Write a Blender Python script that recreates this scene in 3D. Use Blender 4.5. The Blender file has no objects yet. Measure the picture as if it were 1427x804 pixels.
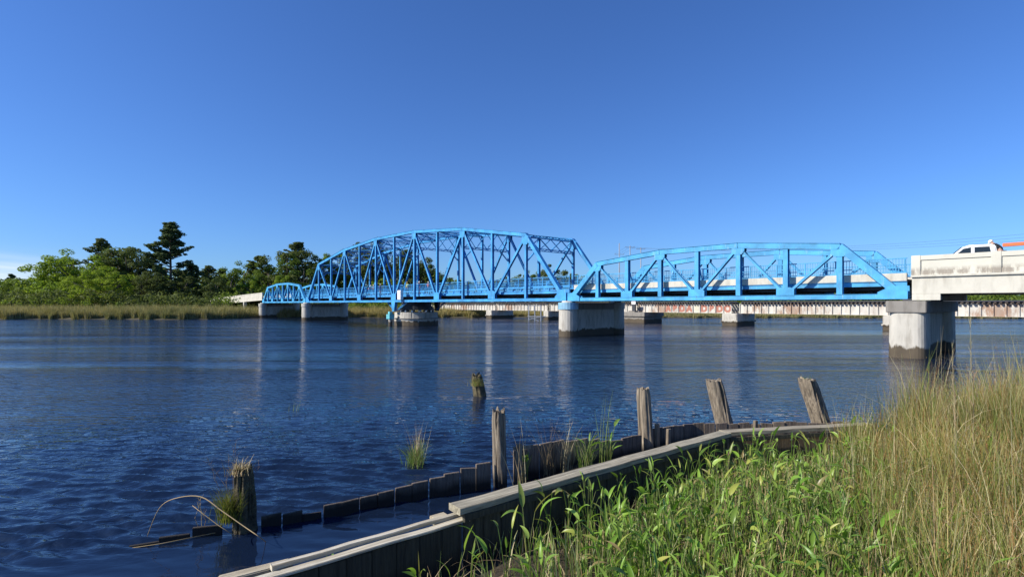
import bpy, bmesh, math, random
import numpy as np
from mathutils import Vector, Matrix, noise
R = math.radians
rng = np.random.default_rng(7)
random.seed(7)
sc = bpy.context.scene
col = sc.collection
# ---------------------------------------------------------------- camera
CAMH = 3.2; FPX = 740.0; HY = 424.0; CX = 713.5
cam_d = bpy.data.cameras.new('camera'); cam = bpy.data.objects.new('camera', cam_d); col.objects.link(cam)
cam.location = (0, 0, CAMH); cam.rotation_euler = (R(90), 0, 0)
cam_d.sensor_width = 36; cam_d.lens = FPX/1427*36; cam_d.shift_y = 22/1427
cam_d.clip_start = 0.1; cam_d.clip_end = 6000
sc.camera = cam
# ---------------------------------------------------------------- light
SUN_EL = R(34); SUN_AZ = R(-106)      # clockwise from +Y
sd = Vector((math.sin(SUN_AZ)*math.cos(SUN_EL), math.cos(SUN_AZ)*math.cos(SUN_EL), math.sin(SUN_EL)))
w = bpy.data.worlds.new('World'); sc.world = w; w.use_nodes = True
nt = w.node_tree; nt.nodes.clear()
def wn(t, **k):
    n = nt.nodes.new(t)
    for a, b in k.items(): setattr(n, a, b)
    return n
sky = wn('ShaderNodeTexSky', sky_type='NISHITA', sun_disc=False, sun_elevation=SUN_EL, sun_rotation=SUN_AZ % (2*math.pi),
         altitude=0, air_density=1.0, dust_density=0.4, ozone_density=3.0)
hs = wn('ShaderNodeHueSaturation'); hs.inputs['Saturation'].default_value = 1.0; hs.inputs['Value'].default_value = 1.0
tint = wn('ShaderNodeMixRGB', blend_type='MULTIPLY'); tint.inputs[0].default_value = 1; tint.inputs[2].default_value = (.66, 1.06, 1.76, 1)
nt.links.new(sky.outputs[0], tint.inputs[1]); nt.links.new(tint.outputs[0], hs.inputs['Color'])
# a streak of thin cirrus low over the left bank
tc = wn('ShaderNodeTexCoord'); sep = wn('ShaderNodeSeparateXYZ'); nt.links.new(tc.outputs['Generated'], sep.inputs[0])
def m2(op, a, b=None, c=None):
    n = wn('ShaderNodeMath', operation=op)
    for i, v in enumerate((a, b, c)):
        if v is None: continue
        if isinstance(v, (int, float)): n.inputs[i].default_value = v
        else: nt.links.new(v, n.inputs[i])
    return n.outputs[0]
az = m2('ARCTAN2', sep.outputs[0], sep.outputs[1]); el = m2('ARCSINE', sep.outputs[2])
gx = m2('POWER', m2('DIVIDE', m2('ADD', az, 0.86), 0.17), 2.0)
gy = m2('POWER', m2('DIVIDE', m2('ADD', el, -0.036), 0.024), 2.0)
g = m2('EXPONENT', m2('MULTIPLY', m2('ADD', gx, gy), -1.0))
mp = wn('ShaderNodeCombineXYZ'); nt.links.new(m2('MULTIPLY', az, 7.0), mp.inputs[0]); nt.links.new(m2('MULTIPLY', m2('ADD', el, m2('MULTIPLY', az, 0.06)), 85.0), mp.inputs[1])
nz = wn('ShaderNodeTexNoise'); nz.inputs['Scale'].default_value = 1.0; nz.inputs['Detail'].default_value = 6; nt.links.new(mp.outputs[0], nz.inputs['Vector'])
cf = m2('MULTIPLY', g, m2('MULTIPLY_ADD', nz.outputs['Fac'], 2.6, -0.30)); cfc = wn('ShaderNodeClamp'); nt.links.new(cf, cfc.inputs[0])
mx = wn('ShaderNodeMixRGB'); nt.links.new(cfc.outputs[0], mx.inputs[0]); nt.links.new(hs.outputs[0], mx.inputs[1]); mx.inputs[2].default_value = (11.0, 12.0, 13.6, 1)
bg = wn('ShaderNodeBackground'); bg.inputs[1].default_value = 0.07
nt.links.new(mx.outputs[0], bg.inputs[0]); out = wn('ShaderNodeOutputWorld'); nt.links.new(bg.outputs[0], out.inputs[0])
sl = bpy.data.lights.new('sun', 'SUN'); sl.energy = 5.0; sl.angle = R(0.55); sl.color = (1.0, 0.94, 0.84)
sun = bpy.data.objects.new('sun', sl); col.objects.link(sun); sun.rotation_euler = sd.to_track_quat('Z', 'Y').to_euler(); sun.location = sd*60
vs = sc.view_settings; vs.view_transform = 'Standard'; vs.look = 'None'; vs.exposure = 0.35; vs.gamma = 1; vs.use_curve_mapping = False

# ---------------------------------------------------------------- helpers
def px(x, y, Y):            # photograph pixel at depth Y -> world point (used only to survey the place)
    return Vector(((x-CX)/FPX*Y, Y, CAMH-(y-HY)/FPX*Y))
def tag(o, label=None, cat=None, group=None, kind=None):
    if label: o['label'] = label
    if cat: o['category'] = cat
    if group: o['group'] = group
    if kind: o['kind'] = kind
    return o
def empty(name, loc, rz=0, parent=None):
    o = bpy.data.objects.new(name, None); col.objects.link(o); o.location = loc; o.rotation_euler = (0, 0, rz)
    o.empty_display_size = 0.3
    if parent: o.parent = parent
    return o
class MB:
    def __init__(s): s.v = []; s.f = []
    def add(s, vs_, fs):
        b = len(s.v); s.v += [tuple(p) for p in vs_]; s.f += [tuple(b+i for i in f) for f in fs]; return s
    def box(s, x0, x1, y0, y1, z0, z1):
        return s.add([(x0,y0,z0),(x1,y0,z0),(x1,y1,z0),(x0,y1,z0),(x0,y0,z1),(x1,y0,z1),(x1,y1,z1),(x0,y1,z1)],
                     [(0,3,2,1),(4,5,6,7),(0,1,5,4),(1,2,6,5),(2,3,7,6),(3,0,4,7)])
    def beam(s, p, q, wd, dp, side=(0,1,0)):
        """box along p-q: wd measured along side, dp across"""
        p = Vector(p); q = Vector(q); a = (q-p).normalized(); sv = Vector(side); sv = (sv - a*sv.dot(a))
        if sv.length < 1e-4: sv = a.orthogonal()
        sv.normalize(); d = a.cross(sv)
        vv = []
        for c in (p, q):
            for i, j in ((-1,-1),(1,-1),(1,1),(-1,1)): vv.append(c + sv*(i*wd/2) + d*(j*dp/2))
        return s.add(vv, [(0,3,2,1),(4,5,6,7),(0,1,5,4),(1,2,6,5),(2,3,7,6),(3,0,4,7)])
    def hbeam(s, p, q, wd, dp, side=(0,1,0), t=0.03):
        """rolled section: two flanges (faces normal to side) and a web"""
        p = Vector(p); q = Vector(q); a = (q-p).normalized(); sv = Vector(side); sv = (sv-a*sv.dot(a)).normalized()
        for k in (-1, 1):
            o = sv*(k*(wd/2-t/2)); s.beam(p+o, q+o, t, dp, side)
        return s.beam(p, q, wd-2*t, t, side)
    def lace(s, p, q, wd, dp, side=(0,1,0), t=0.035, pitch=0.55):
        """two channels joined by zigzag lacing bars on the faces"""
        p = Vector(p); q = Vector(q); a = (q-p).normalized(); L = (q-p).length
        sv = Vector(side); sv = (sv-a*sv.dot(a)).normalized(); d = a.cross(sv)
        for k in (-1, 1):
            o = d*(k*(dp/2-t/2)); s.beam(p+o, q+o, wd, t, side)
        n = max(2, int(L/pitch))
        for k in (-1, 1):
            o = sv*(k*(wd/2-0.008))
            for i in range(n):
                j = 1 if i % 2 else -1
                A = p + a*(L*i/n) + d*(j*(dp/2-t)); B = p + a*(L*(i+1)/n) - d*(j*(dp/2-t))
                s.beam(A+o, B+o, 0.014, 0.055, side)
        return s
    def prism(s, poly, y0, y1):      # poly in (x,z), extruded along y
        n = len(poly)
        return s.add([(x,y0,z) for x, z in poly]+[(x,y1,z) for x, z in poly],
                     [tuple(range(n)), tuple(range(2*n-1, n-1, -1))]+[(i, i+n, (i+1)%n+n, (i+1)%n) for i in range(n)])
    def column(s, outline, levels):  # outline list (x,y); levels list (z, scale)
        n = len(outline); v = []; f = []
        for z, k in levels: v += [(x*k, y*k, z) for x, y in outline]
        for l in range(len(levels)-1):
            for i in range(n): f.append((l*n+i, l*n+(i+1)%n, (l+1)*n+(i+1)%n, (l+1)*n+i))
        f.append(tuple(range(n-1, -1, -1))); f.append(tuple((len(levels)-1)*n+i for i in range(n)))
        return s.add(v, f)
    def tube(s, pts, rad, n=8, cap=True):
        pts = [Vector(p) for p in pts]; m = len(pts)
        if not hasattr(rad, '__len__'): rad = [rad]*m
        v = []; f = []; ref = None
        for i, p in enumerate(pts):
            a = (pts[min(i+1, m-1)]-pts[max(i-1, 0)]).normalized()
            if ref is None: ref = a.orthogonal().normalized()
            ref = (ref - a*ref.dot(a)).normalized(); b = a.cross(ref)
            for k in range(n):
                t = 2*math.pi*k/n; v.append(p + (ref*math.cos(t)+b*math.sin(t))*rad[i])
        for i in range(m-1):
            for k in range(n): f.append((i*n+k, i*n+(k+1)%n, (i+1)*n+(k+1)%n, (i+1)*n+k))
        if cap: f.append(tuple(range(n-1,-1,-1))); f.append(tuple((m-1)*n+k for k in range(n)))
        return s.add(v, f)
    def build(s, name, mat, parent=None, smooth=False, bevel=0, fix=True, loc=None, rot=None):
        me = bpy.data.meshes.new(name); me.from_pydata([tuple(p) for p in s.v], [], s.f)
        if fix or bevel:
            bm = bmesh.new(); bm.from_mesh(me)
            if bevel:
                bmesh.ops.bevel(bm, geom=[e for e in bm.edges if len(e.link_faces)==2 and e.calc_face_angle(0) > 0.5], offset=bevel, segments=2, affect='EDGES', clamp_overlap=True)
            bmesh.ops.recalc_face_normals(bm, faces=bm.faces); bm.to_mesh(me); bm.free()
        me.update(); me.materials.append(mat)
        if smooth: me.polygons.foreach_set('use_smooth', [True]*len(me.polygons))
        o = bpy.data.objects.new(name, me); col.objects.link(o)
        if parent: o.parent = parent
        if loc is not None: o.location = loc
        if rot is not None: o.rotation_euler = rot
        return o
def npmesh(name, V, F, mat, parent=None, smooth=False):
    """V (n,3) array, F (m,4) or (m,3) array"""
    me = bpy.data.meshes.new(name); V = np.asarray(V, dtype=np.float32); F = np.asarray(F, dtype=np.int32)
    k = F.shape[1]; me.vertices.add(len(V)); me.vertices.foreach_set('co', V.ravel())
    me.loops.add(F.size); me.loops.foreach_set('vertex_index', F.ravel())
    me.polygons.add(len(F)); me.polygons.foreach_set('loop_start', np.arange(0, F.size, k, dtype=np.int32))
    me.polygons.foreach_set('loop_total', np.full(len(F), k, dtype=np.int32))
    if smooth: me.polygons.foreach_set('use_smooth', np.ones(len(F), dtype=bool))
    me.update(calc_edges=True); me.materials.append(mat)
    o = bpy.data.objects.new(name, me); col.objects.link(o)
    if parent: o.parent = parent
    return o
# ---------------------------------------------------------------- materials
def mat(name, build):
    m = bpy.data.materials.new(name); m.use_nodes = True; t = m.node_tree
    for n in list(t.nodes): t.nodes.remove(n)
    class N: pass
    def node(ty, ins={}, **k):
        n = t.nodes.new(ty)
        for a, b in k.items(): setattr(n, a, b)
        for a, b in ins.items():
            if hasattr(b, 'is_linked'): t.links.new(b, n.inputs[a])
            else: n.inputs[a].default_value = b
        return n
    def ramp(fac, stops):
        n = t.nodes.new('ShaderNodeValToRGB'); t.links.new(fac, n.inputs[0]); e = n.color_ramp.elements
        while len(e) < len(stops): e.new(0.5)
        for i, (p, c) in enumerate(stops): e[i].position = p; e[i].color = (c if len(c)==4 else tuple(c)+(1,))
        return n.outputs[0]
    def math_(op, a, b=0.0, c=0.0):
        n = t.nodes.new('ShaderNodeMath'); n.operation = op
        for i, v in enumerate((a, b, c)):
            if hasattr(v, 'is_linked'): t.links.new(v, n.inputs[i])
            else: n.inputs[i].default_value = v
        return n.outputs[0]
    def mixc(f, a, b, bt='MIX'):
        n = t.nodes.new('ShaderNodeMixRGB'); n.blend_type = bt
        for i, v in enumerate((f, a, b)):
            if hasattr(v, 'is_linked'): t.links.new(v, n.inputs[i])
            else: n.inputs[i].default_value = v if (i == 0) else (tuple(v)+(1,))[:4]
        return n.outputs[0]
    def nz(scale, detail=4, sc3=(1,1,1), coord='Object', rough=0.55, dist=0.0):
        c = t.nodes.new('ShaderNodeTexCoord'); mp = t.nodes.new('ShaderNodeMapping'); mp.inputs['Scale'].default_value = sc3
        t.links.new(c.outputs[coord], mp.inputs[0])
        n = t.nodes.new('ShaderNodeTexNoise'); n.inputs['Scale'].default_value = scale; n.inputs['Detail'].default_value = detail
        n.inputs['Roughness'].default_value = rough; n.inputs['Distortion'].default_value = dist
        t.links.new(mp.outputs[0], n.inputs['Vector']); return n.outputs['Fac']
    def wpos():
        return node('ShaderNodeSeparateXYZ', {0: node('ShaderNodeNewGeometry').outputs['Position']})
    N.node = node; N.ramp = ramp; N.math = math_; N.mix = mixc; N.nz = nz; N.wpos = wpos; N.t = t
    def surf(sock): o = node('ShaderNodeOutputMaterial'); t.links.new(sock, o.inputs[0])
    def prin(c, rough=0.6, bump=None, bs=0.3, bd=0.02, **k):
        n = t.nodes.new('ShaderNodeBsdfPrincipled')
        for a, v in (('Base Color', c), ('Roughness', rough)):
            if hasattr(v, 'is_linked'): t.links.new(v, n.inputs[a])
            else: n.inputs[a].default_value = (tuple(v)+(1,))[:4] if a == 'Base Color' else v
        for a, v in k.items(): n.inputs[a.replace('_', ' ')].default_value = v
        if bump is not None:
            b = node('ShaderNodeBump', {'Height': bump, 'Strength': bs, 'Distance': bd}); t.links.new(b.outputs[0], n.inputs['Normal'])
        return n.outputs[0]
    N.surf = surf; N.prin = prin
    build(N); return m
def m_blue(name, c):
    def b(N):
        n1 = N.nz(.9, 6); n2 = N.nz(9, 4, (1,1,.3))
        c1 = N.mix(N.ramp(n1, [(.35,(0,0,0)),(.65,(1,1,1))]), tuple(x*.66 for x in c), tuple(min(1,x*1.12) for x in c))
        grime = N.ramp(n2, [(.60,(0,0,0)),(.78,(.55,.55,.55))])
        c2 = N.mix(grime, c1, tuple(x*.45+.02 for x in c))
        n3 = N.nz(4.5, 8, (1,1,.16), rough=.75); c2 = N.mix(N.ramp(n3, [(.57,(0,0,0)),(.68,(.55,.55,.55))]), c2, tuple(min(1, x*.6+.30) for x in c))
        n4 = N.nz(2.3, 9, (1,1,.4), rough=.8); c2 = N.mix(N.ramp(n4, [(.61,(0,0,0)),(.67,(.8,.8,.8))]), c2, (.16,.075,.04))
        N.surf(N.prin(c2, N.math('MULTIPLY_ADD', n2, .3, .35), n2, .15, .01))
    return mat(name, b)
BLUE = m_blue('blue_paint', (.06, .36, .66))
BLUE2 = m_blue('blue_paint_swing', (.05, .32, .66))
PALEB = m_blue('pale_blue_paint', (.28, .52, .68))
TEAL = m_blue('teal_paint', (.16, .60, .66))
def m_conc(name, c, stain=.5, tide=True):
    def b(N):
        n1 = N.nz(.9, 6); n2 = N.nz(3.2, 7, (1,1,.22)); n3 = N.nz(30, 3)
        c1 = N.mix(n1, tuple(x*.72 for x in c), tuple(min(1,x*1.18) for x in c))
        st = N.ramp(n2, [(.48,(0,0,0)),(.72,(stain,)*3)])
        c2 = N.mix(st, c1, (c[0]*.36, c[1]*.33, c[2]*.30))
        if tide:
            z = N.wpos().outputs[2]; zz = N.math('ADD', z, N.math('MULTIPLY', N.math('ADD', n2, -.5), 1.1))
            f = N.ramp(zz, [(.0,(1,1,1)),(.62,(1,1,1)),(.74,(0,0,0))])
            tc_ = N.mix(n1, (.045,.035,.022), (.13,.10,.065)); c2 = N.mix(f, c2, tc_)
        N.surf(N.prin(c2, .88, N.math('ADD', n3, N.math('MULTIPLY', n1, 2.0)), .35, .02))
    return mat(name, b)
CONC = m_conc('pier_concrete', (.52, .49, .42), .62)
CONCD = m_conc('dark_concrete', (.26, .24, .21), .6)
CONCW = m_conc('deck_concrete', (.60, .57, .48), .4, tide=False)
def b(N):       # parapet with a stained band under the recessed panels
    n1 = N.nz(.8, 6); n2 = N.nz(2.6, 8, (1,1,.12), rough=.7)
    c1 = N.mix(n1, (.50,.48,.40), (.70,.67,.56))
    z = N.wpos().outputs[2]
    band = N.math('MULTIPLY', N.ramp(N.math('ADD', N.math('ADD', z, -4.42), N.math('MULTIPLY', N.math('ADD', n2, -.5), .5)), [(.50,(0,0,0)),(.56,(1,1,1)),(.78,(1,1,1)),(1.0,(0,0,0))]), N.ramp(n2, [(.40,(0,0,0)),(.52,(.8,.8,.8))]))
    c2 = N.mix(band, c1, (.23,.19,.15)); c3 = N.mix(N.ramp(N.nz(1.7,6,(.6,.6,1)), [(.55,(0,0,0)),(.8,(.5,.5,.5))]), c2, (.34,.32,.27))
    N.surf(N.prin(c3, .88, N.nz(22,4), .3, .02))
PARA = mat('stained_parapet', b)
def b(N):
    n2 = N.nz(2.2, 7, (1,1,.35), rough=.7); n1 = N.nz(.22, 4)
    f = N.ramp(N.math('ADD', n2, N.math('MULTIPLY', N.math('ADD', n1, -.5), 1.0)), [(.50,(0,0,0)),(.66,(.9,.9,.9))])
    N.surf(N.prin(N.mix(N.ramp(N.nz(1.1,6,(1,1,.3)),[(.4,(0,0,0)),(.7,(.7,.7,.7))]), N.mix(f, (.60,.57,.50), (.30,.16,.09)), (.36,.33,.28)), .8))
RRW = mat('rusty_white_steel', b)
def b(N):
    n2 = N.nz(2.2, 7, rough=.7)
    N.surf(N.prin(N.mix(n2, (.36,.12,.08), (.44,.21,.15)), .8))
RED = mat('faded_red_paint', b)
def simple(name, c, rough=.6, var=.25, sc_=6, **k):
    def b(N):
        n = N.nz(sc_, 5); N.surf(N.prin(N.mix(n, tuple(x*(1-var) for x in c), tuple(min(1, x*(1+var)) for x in c)), rough, n, .15, .01, **k))
    return mat(name, b)
DARKST = simple('dark_steel', (.035,.04,.05), .7)
ASPH = simple('asphalt', (.06,.058,.055), .95, .2, 12)
TIES = simple('creosote_timber', (.05,.038,.03), .9)
WHITEP = simple('white_vehicle_paint', (.80,.80,.78), .25, .02)
BLACKP = simple('black_plastic', (.012,.012,.014), .5)
GLASS = simple('dark_window_glass', (.012,.015,.02), .08, .1, 2)
RUBBER = simple('tyre_rubber', (.02,.02,.02), .85)
CHROME = simple('grey_metal', (.45,.45,.46), .35, .1, Metallic=.8)
ORANGE = simple('orange_paint', (.70,.16,.05), .45, .15)
SIGNW = simple('white_sign', (.82,.81,.80), .5, .04)
LAMPR = simple('red_lens', (.5,.02,.02), .2)
LAMPW = simple('clear_lens', (.7,.7,.68), .15)
POLE = simple('galvanised_pole', (.30,.31,.33), .6, .15)
WIRE = simple('wire', (.10,.11,.13), .6)
SKIN = simple('skin', (.42,.24,.17), .6, .1)
HATW = simple('white_hard_hat', (.80,.80,.77), .3, .03)
HATY = simple('yellow_hard_hat', (.75,.50,.04), .3, .03)
VESTO = simple('orange_cloth', (.75,.18,.05), .8, .12)
VESTY = simple('yellow_cloth', (.62,.66,.06), .8, .12)
CLOTHN = simple('navy_cloth', (.03,.04,.07), .9)
CLOTHD = simple('dark_cloth', (.015,.016,.02), .9)
CLOTHG = simple('pale_cloth', (.45,.42,.38), .9)
def m_wood(name, c, dark, vert=True, wet=False, sc_=1.0):
    def b(N):
        s3 = (14*sc_,14*sc_,.9*sc_) if vert else (.9*sc_,14*sc_,14*sc_)
        g = N.nz(1.6, 8, s3, rough=.72, dist=.6); g2 = N.nz(.5, 5, s3); n1 = N.nz(2.5, 5)
        c1 = N.mix(N.ramp(g, [(.32,(0,0,0)),(.62,(1,1,1))]), dark, c)
        c2 = N.mix(N.ramp(n1, [(.45,(0,0,0)),(.75,(.6,.6,.6))]), c1, tuple(x*.5 for x in c))
        isl = N.node('ShaderNodeObjectInfo').outputs['Random']
        c3 = N.mix(1.0, c2, N.ramp(isl, [(0,(.72,.72,.72)),(1,(1.0,.98,.94))]), 'MULTIPLY')
        if wet:
            z = N.math('ADD', N.wpos().outputs[2], N.math('MULTIPLY', N.math('ADD', n1, -.5), .25))
            c3 = N.mix(N.ramp(z, [(.10,(1,1,1)),(.28,(0,0,0))]), c3, (.022,.017,.012))
        N.surf(N.prin(c3, .85, N.math('ADD', g, g2), .9, .02))
    return mat(name, b)
POSTW = m_wood('weathered_pile_wood', (.40,.33,.24), (.05,.035,.024), True, True)
PLANKW = m_wood('wet_plank_wood', (.34,.27,.20), (.09,.068,.05), True, True)
PLANKG = m_wood('shaded_plank_wood', (.095,.09,.062), (.02,.02,.015), True, True)  # shade on the inner plank walls is put into this dark wood colour
CAPW = m_wood('grey_cap_board', (.40,.355,.27), (.15,.125,.085), False, False)
CAPL = m_wood('pale_cap_board', (.62,.55,.40), (.26,.20,.12), False, False)
def b(N):
    n = N.nz(9, 6, rough=.8); n2 = N.nz(40, 4)
    N.surf(N.prin(N.mix(N.ramp(n,[(.35,(0,0,0)),(.65,(1,1,1))]), (.035,.028,.02), (.17,.14,.07)), .95, N.math('ADD', n, n2), 1.0, .03))
MOSS = mat('mossy_bark', b)
def m_leaf(name, cs, trans=.3, rough=.5, zsc=.12, spec=.12):
    def b(N):
        isl = N.node('ShaderNodeNewGeometry').outputs['Random Per Island']
        c = N.ramp(isl, [(i/(len(cs)-1), k) for i, k in enumerate(cs)])
        n = N.nz(zsc, 3, coord='Object'); oi = N.node('ShaderNodeObjectInfo').outputs['Random']
        c = N.mix(1.0, c, N.ramp(n, [(.35,(.72,.78,.70)),(.65,(1.15,1.1,1.0))]), 'MULTIPLY')
        c = N.mix(1.0, c, N.ramp(oi, [(0,(.85,.9,.9)),(1,(1.1,1.05,.95))]), 'MULTIPLY')
        p = N.prin(c, rough, Specular_IOR_Level=spec)
        tr = N.node('ShaderNodeBsdfTranslucent', {'Color': N.mix(1.0, c, (1.25,1.3,.7), 'MULTIPLY')}).outputs[0]
        N.surf(N.node('ShaderNodeMixShader', {0: trans, 1: p, 2: tr}).outputs[0])
    return mat(name, b)
LEAF_OAK = m_leaf('oak_foliage', [(0.109, 0.167, 0.032), (0.21, 0.275, 0.058), (0.152, 0.217, 0.043)], .4, .7)
LEAF_BRI = m_leaf('bright_foliage', [(0.188, 0.263, 0.035), (0.288, 0.375, 0.062), (0.225, 0.312, 0.044)], .45, .7)
LEAF_DRK = m_leaf('dark_foliage', [(0.08, 0.109, 0.038), (0.16, 0.189, 0.072), (0.109, 0.138, 0.051)], .35, .7)
LEAF_PIN = m_leaf('pine_needles', [(0.065, 0.098, 0.042), (0.13, 0.169, 0.072), (0.091, 0.13, 0.055)], .3, .7)
BARK = simple('bark', (.16,.13,.10), .9, .35, 3)
MARSH = m_leaf('marsh_grass', [(0.224, 0.19, 0.101), (0.426, 0.347, 0.19), (0.19, 0.213, 0.084), (0.358, 0.302, 0.146), (0.515, 0.426, 0.258)], .25, .7, .05)
GR_TAN = m_leaf('tan_rush', [(0.325, 0.288, 0.112), (0.525, 0.438, 0.225), (0.163, 0.213, 0.056), (0.25, 0.3, 0.075), (0.375, 0.2, 0.1), (0.175, 0.25, 0.056), (0.688, 0.587, 0.375), (0.125, 0.163, 0.05)], .3, .6, .6)
GR_GRN = m_leaf('green_grass', [(0.144, 0.24, 0.042), (0.264, 0.384, 0.084), (0.132, 0.192, 0.054), (0.408, 0.408, 0.192), (0.192, 0.3, 0.06), (0.48, 0.432, 0.264)], .35, .5, .6)
GR_DRY = m_leaf('dry_stalk', [(0.504, 0.408, 0.264), (0.66, 0.564, 0.384), (0.36, 0.264, 0.168), (0.288, 0.192, 0.144)], .15, .7, .6)
LF_BRD = m_leaf('broad_marsh_leaf', [(.16,.31,.04),(.30,.48,.08),(.20,.36,.05),(.11,.19,.03),(.38,.52,.13),(.24,.40,.06),(.46,.44,.12),(.18,.32,.05),(.32,.24,.12)], .38, .35, .8, .35)
GR_DST = m_leaf('dead_stem', [(0.182, 0.13, 0.085), (0.338, 0.26, 0.169), (0.13, 0.091, 0.065)], .1, .8, .8)
# ---------------------------------------------------------------- the lie of the land
A1 = np.array([-.63, 6.43]); D1 = np.array([.788, .616]); D2 = np.array([.980, .199]); K = np.array([4.10, 10.10])
def dland(X, Y):            # signed distance inside the near bank (positive = land)
    d1 = (X-A1[0])*D1[1] - (Y-A1[1])*D1[0]
    d2 = (X-K[0])*D2[1] - (Y-K[1])*D2[0]
    return np.minimum(d1, d2)
def smooth(a, b, x): t = np.clip((x-a)/(b-a), 0, 1); return t*t*(3-2*t)
def gz(X, Y):
    X = np.asarray(X, float); Y = np.asarray(Y, float)
    h = .06 + .40*smooth(4.5, 9.5, X) + 1.55*np.exp(-(X**2+Y**2)/2.6**2) + .5*smooth(3, -6, Y) + .04*np.sin(X*2.3+Y*1.1)*np.cos(Y*2.9-X)
    return h
def b(N):
    n = N.nz(2.5, 6); n2 = N.nz(18, 5)
    N.surf(N.prin(N.mix(n, (.018,.014,.009), (.06,.045,.028)), .9, N.math('ADD', n, n2), .8, .05))
MUD = mat('dark_mud', b)
gx_, gy_ = np.meshgrid(np.concatenate([np.arange(-60,-6,3.), np.arange(-6,16,.22), np.arange(16,70,3.)]), np.concatenate([np.arange(-60,-3,3.), np.arange(-3,20,.22)]))
dd = dland(gx_, gy_); lz = gz(gx_, gy_); lz = -.6 + (lz+.6)*smooth(-.25, .12, dd)
ny, nx = gx_.shape; idx = np.arange(nx*ny).reshape(ny, nx)
gr = npmesh('ground', np.stack([gx_, gy_, lz], -1).reshape(-1,3), np.stack([idx[:-1,:-1], idx[:-1,1:], idx[1:,1:], idx[1:,:-1]], -1).reshape(-1,4), MUD, smooth=True)
tag(gr, kind='structure')
# strip of mud caught between the two timber walls
xs = np.linspace(.5, 7.2, 60); tt = np.linspace(0, 1, 8)
def inner_y(x): return np.where(x < 4.1, 6.43+(x+.63)*.782, 10.1+(x-4.1)*.203)
def outer_y(x): return np.where(x < 2.9, 9.45+(x+.23)*.66, np.minimum(11.5+(x-2.9)*.6, 12.25))
V = []
for x in xs:
    a = inner_y(x)+.06; c = outer_y(x)-.04
    for t in tt: V.append((x, a+(c-a)*t, -.35+.43*float(smooth(.5, 1.0, x)) + .03*math.sin(x*5+t*9)))
idx = np.arange(60*8).reshape(60, 8)
o = npmesh('mud_strip', V, np.stack([idx[:-1,:-1], idx[1:,:-1], idx[1:,1:], idx[:-1,1:]], -1).reshape(-1,4), MUD, smooth=True); tag(o, kind='structure')
# far bank
BX = np.array([-3000,-400,-200,-109,-80,-65,-60.5,-50,-36,-15,0,20,40,80,140,300,3000.]); BY = np.array([110,108,112,113,113.5,113,128,129,127,129,131,130,127,121,118,112,60.])
def bank_y(x): return np.interp(x, BX, BY) + 1.2*np.sin(x*.11)+.7*np.sin(x*.37+1)
xs = np.concatenate([np.linspace(-3000,-260,20), np.arange(-250,260,2.5), np.linspace(265,3000,20)])
prof = [(-3,-.7),(0,-.1),(1.2,.32),(4,.42),(14,.55),(40,.75),(120,.9),(600,1.2),(3500,1.5)]
V = []
for x in xs:
    y0 = float(bank_y(x))
    for d, z in prof: V.append((x, y0+d, z))
m_ = len(prof); idx = np.arange(len(xs)*m_).reshape(len(xs), m_)
BANKM = simple('marsh_soil', (.07,.06,.03), .95, .3, 1.5)
o = npmesh('terrain', V, np.stack([idx[:-1,:-1], idx[1:,:-1], idx[1:,1:], idx[:-1,1:]], -1).reshape(-1,4), BANKM, smooth=True); tag(o, kind='structure')
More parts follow.
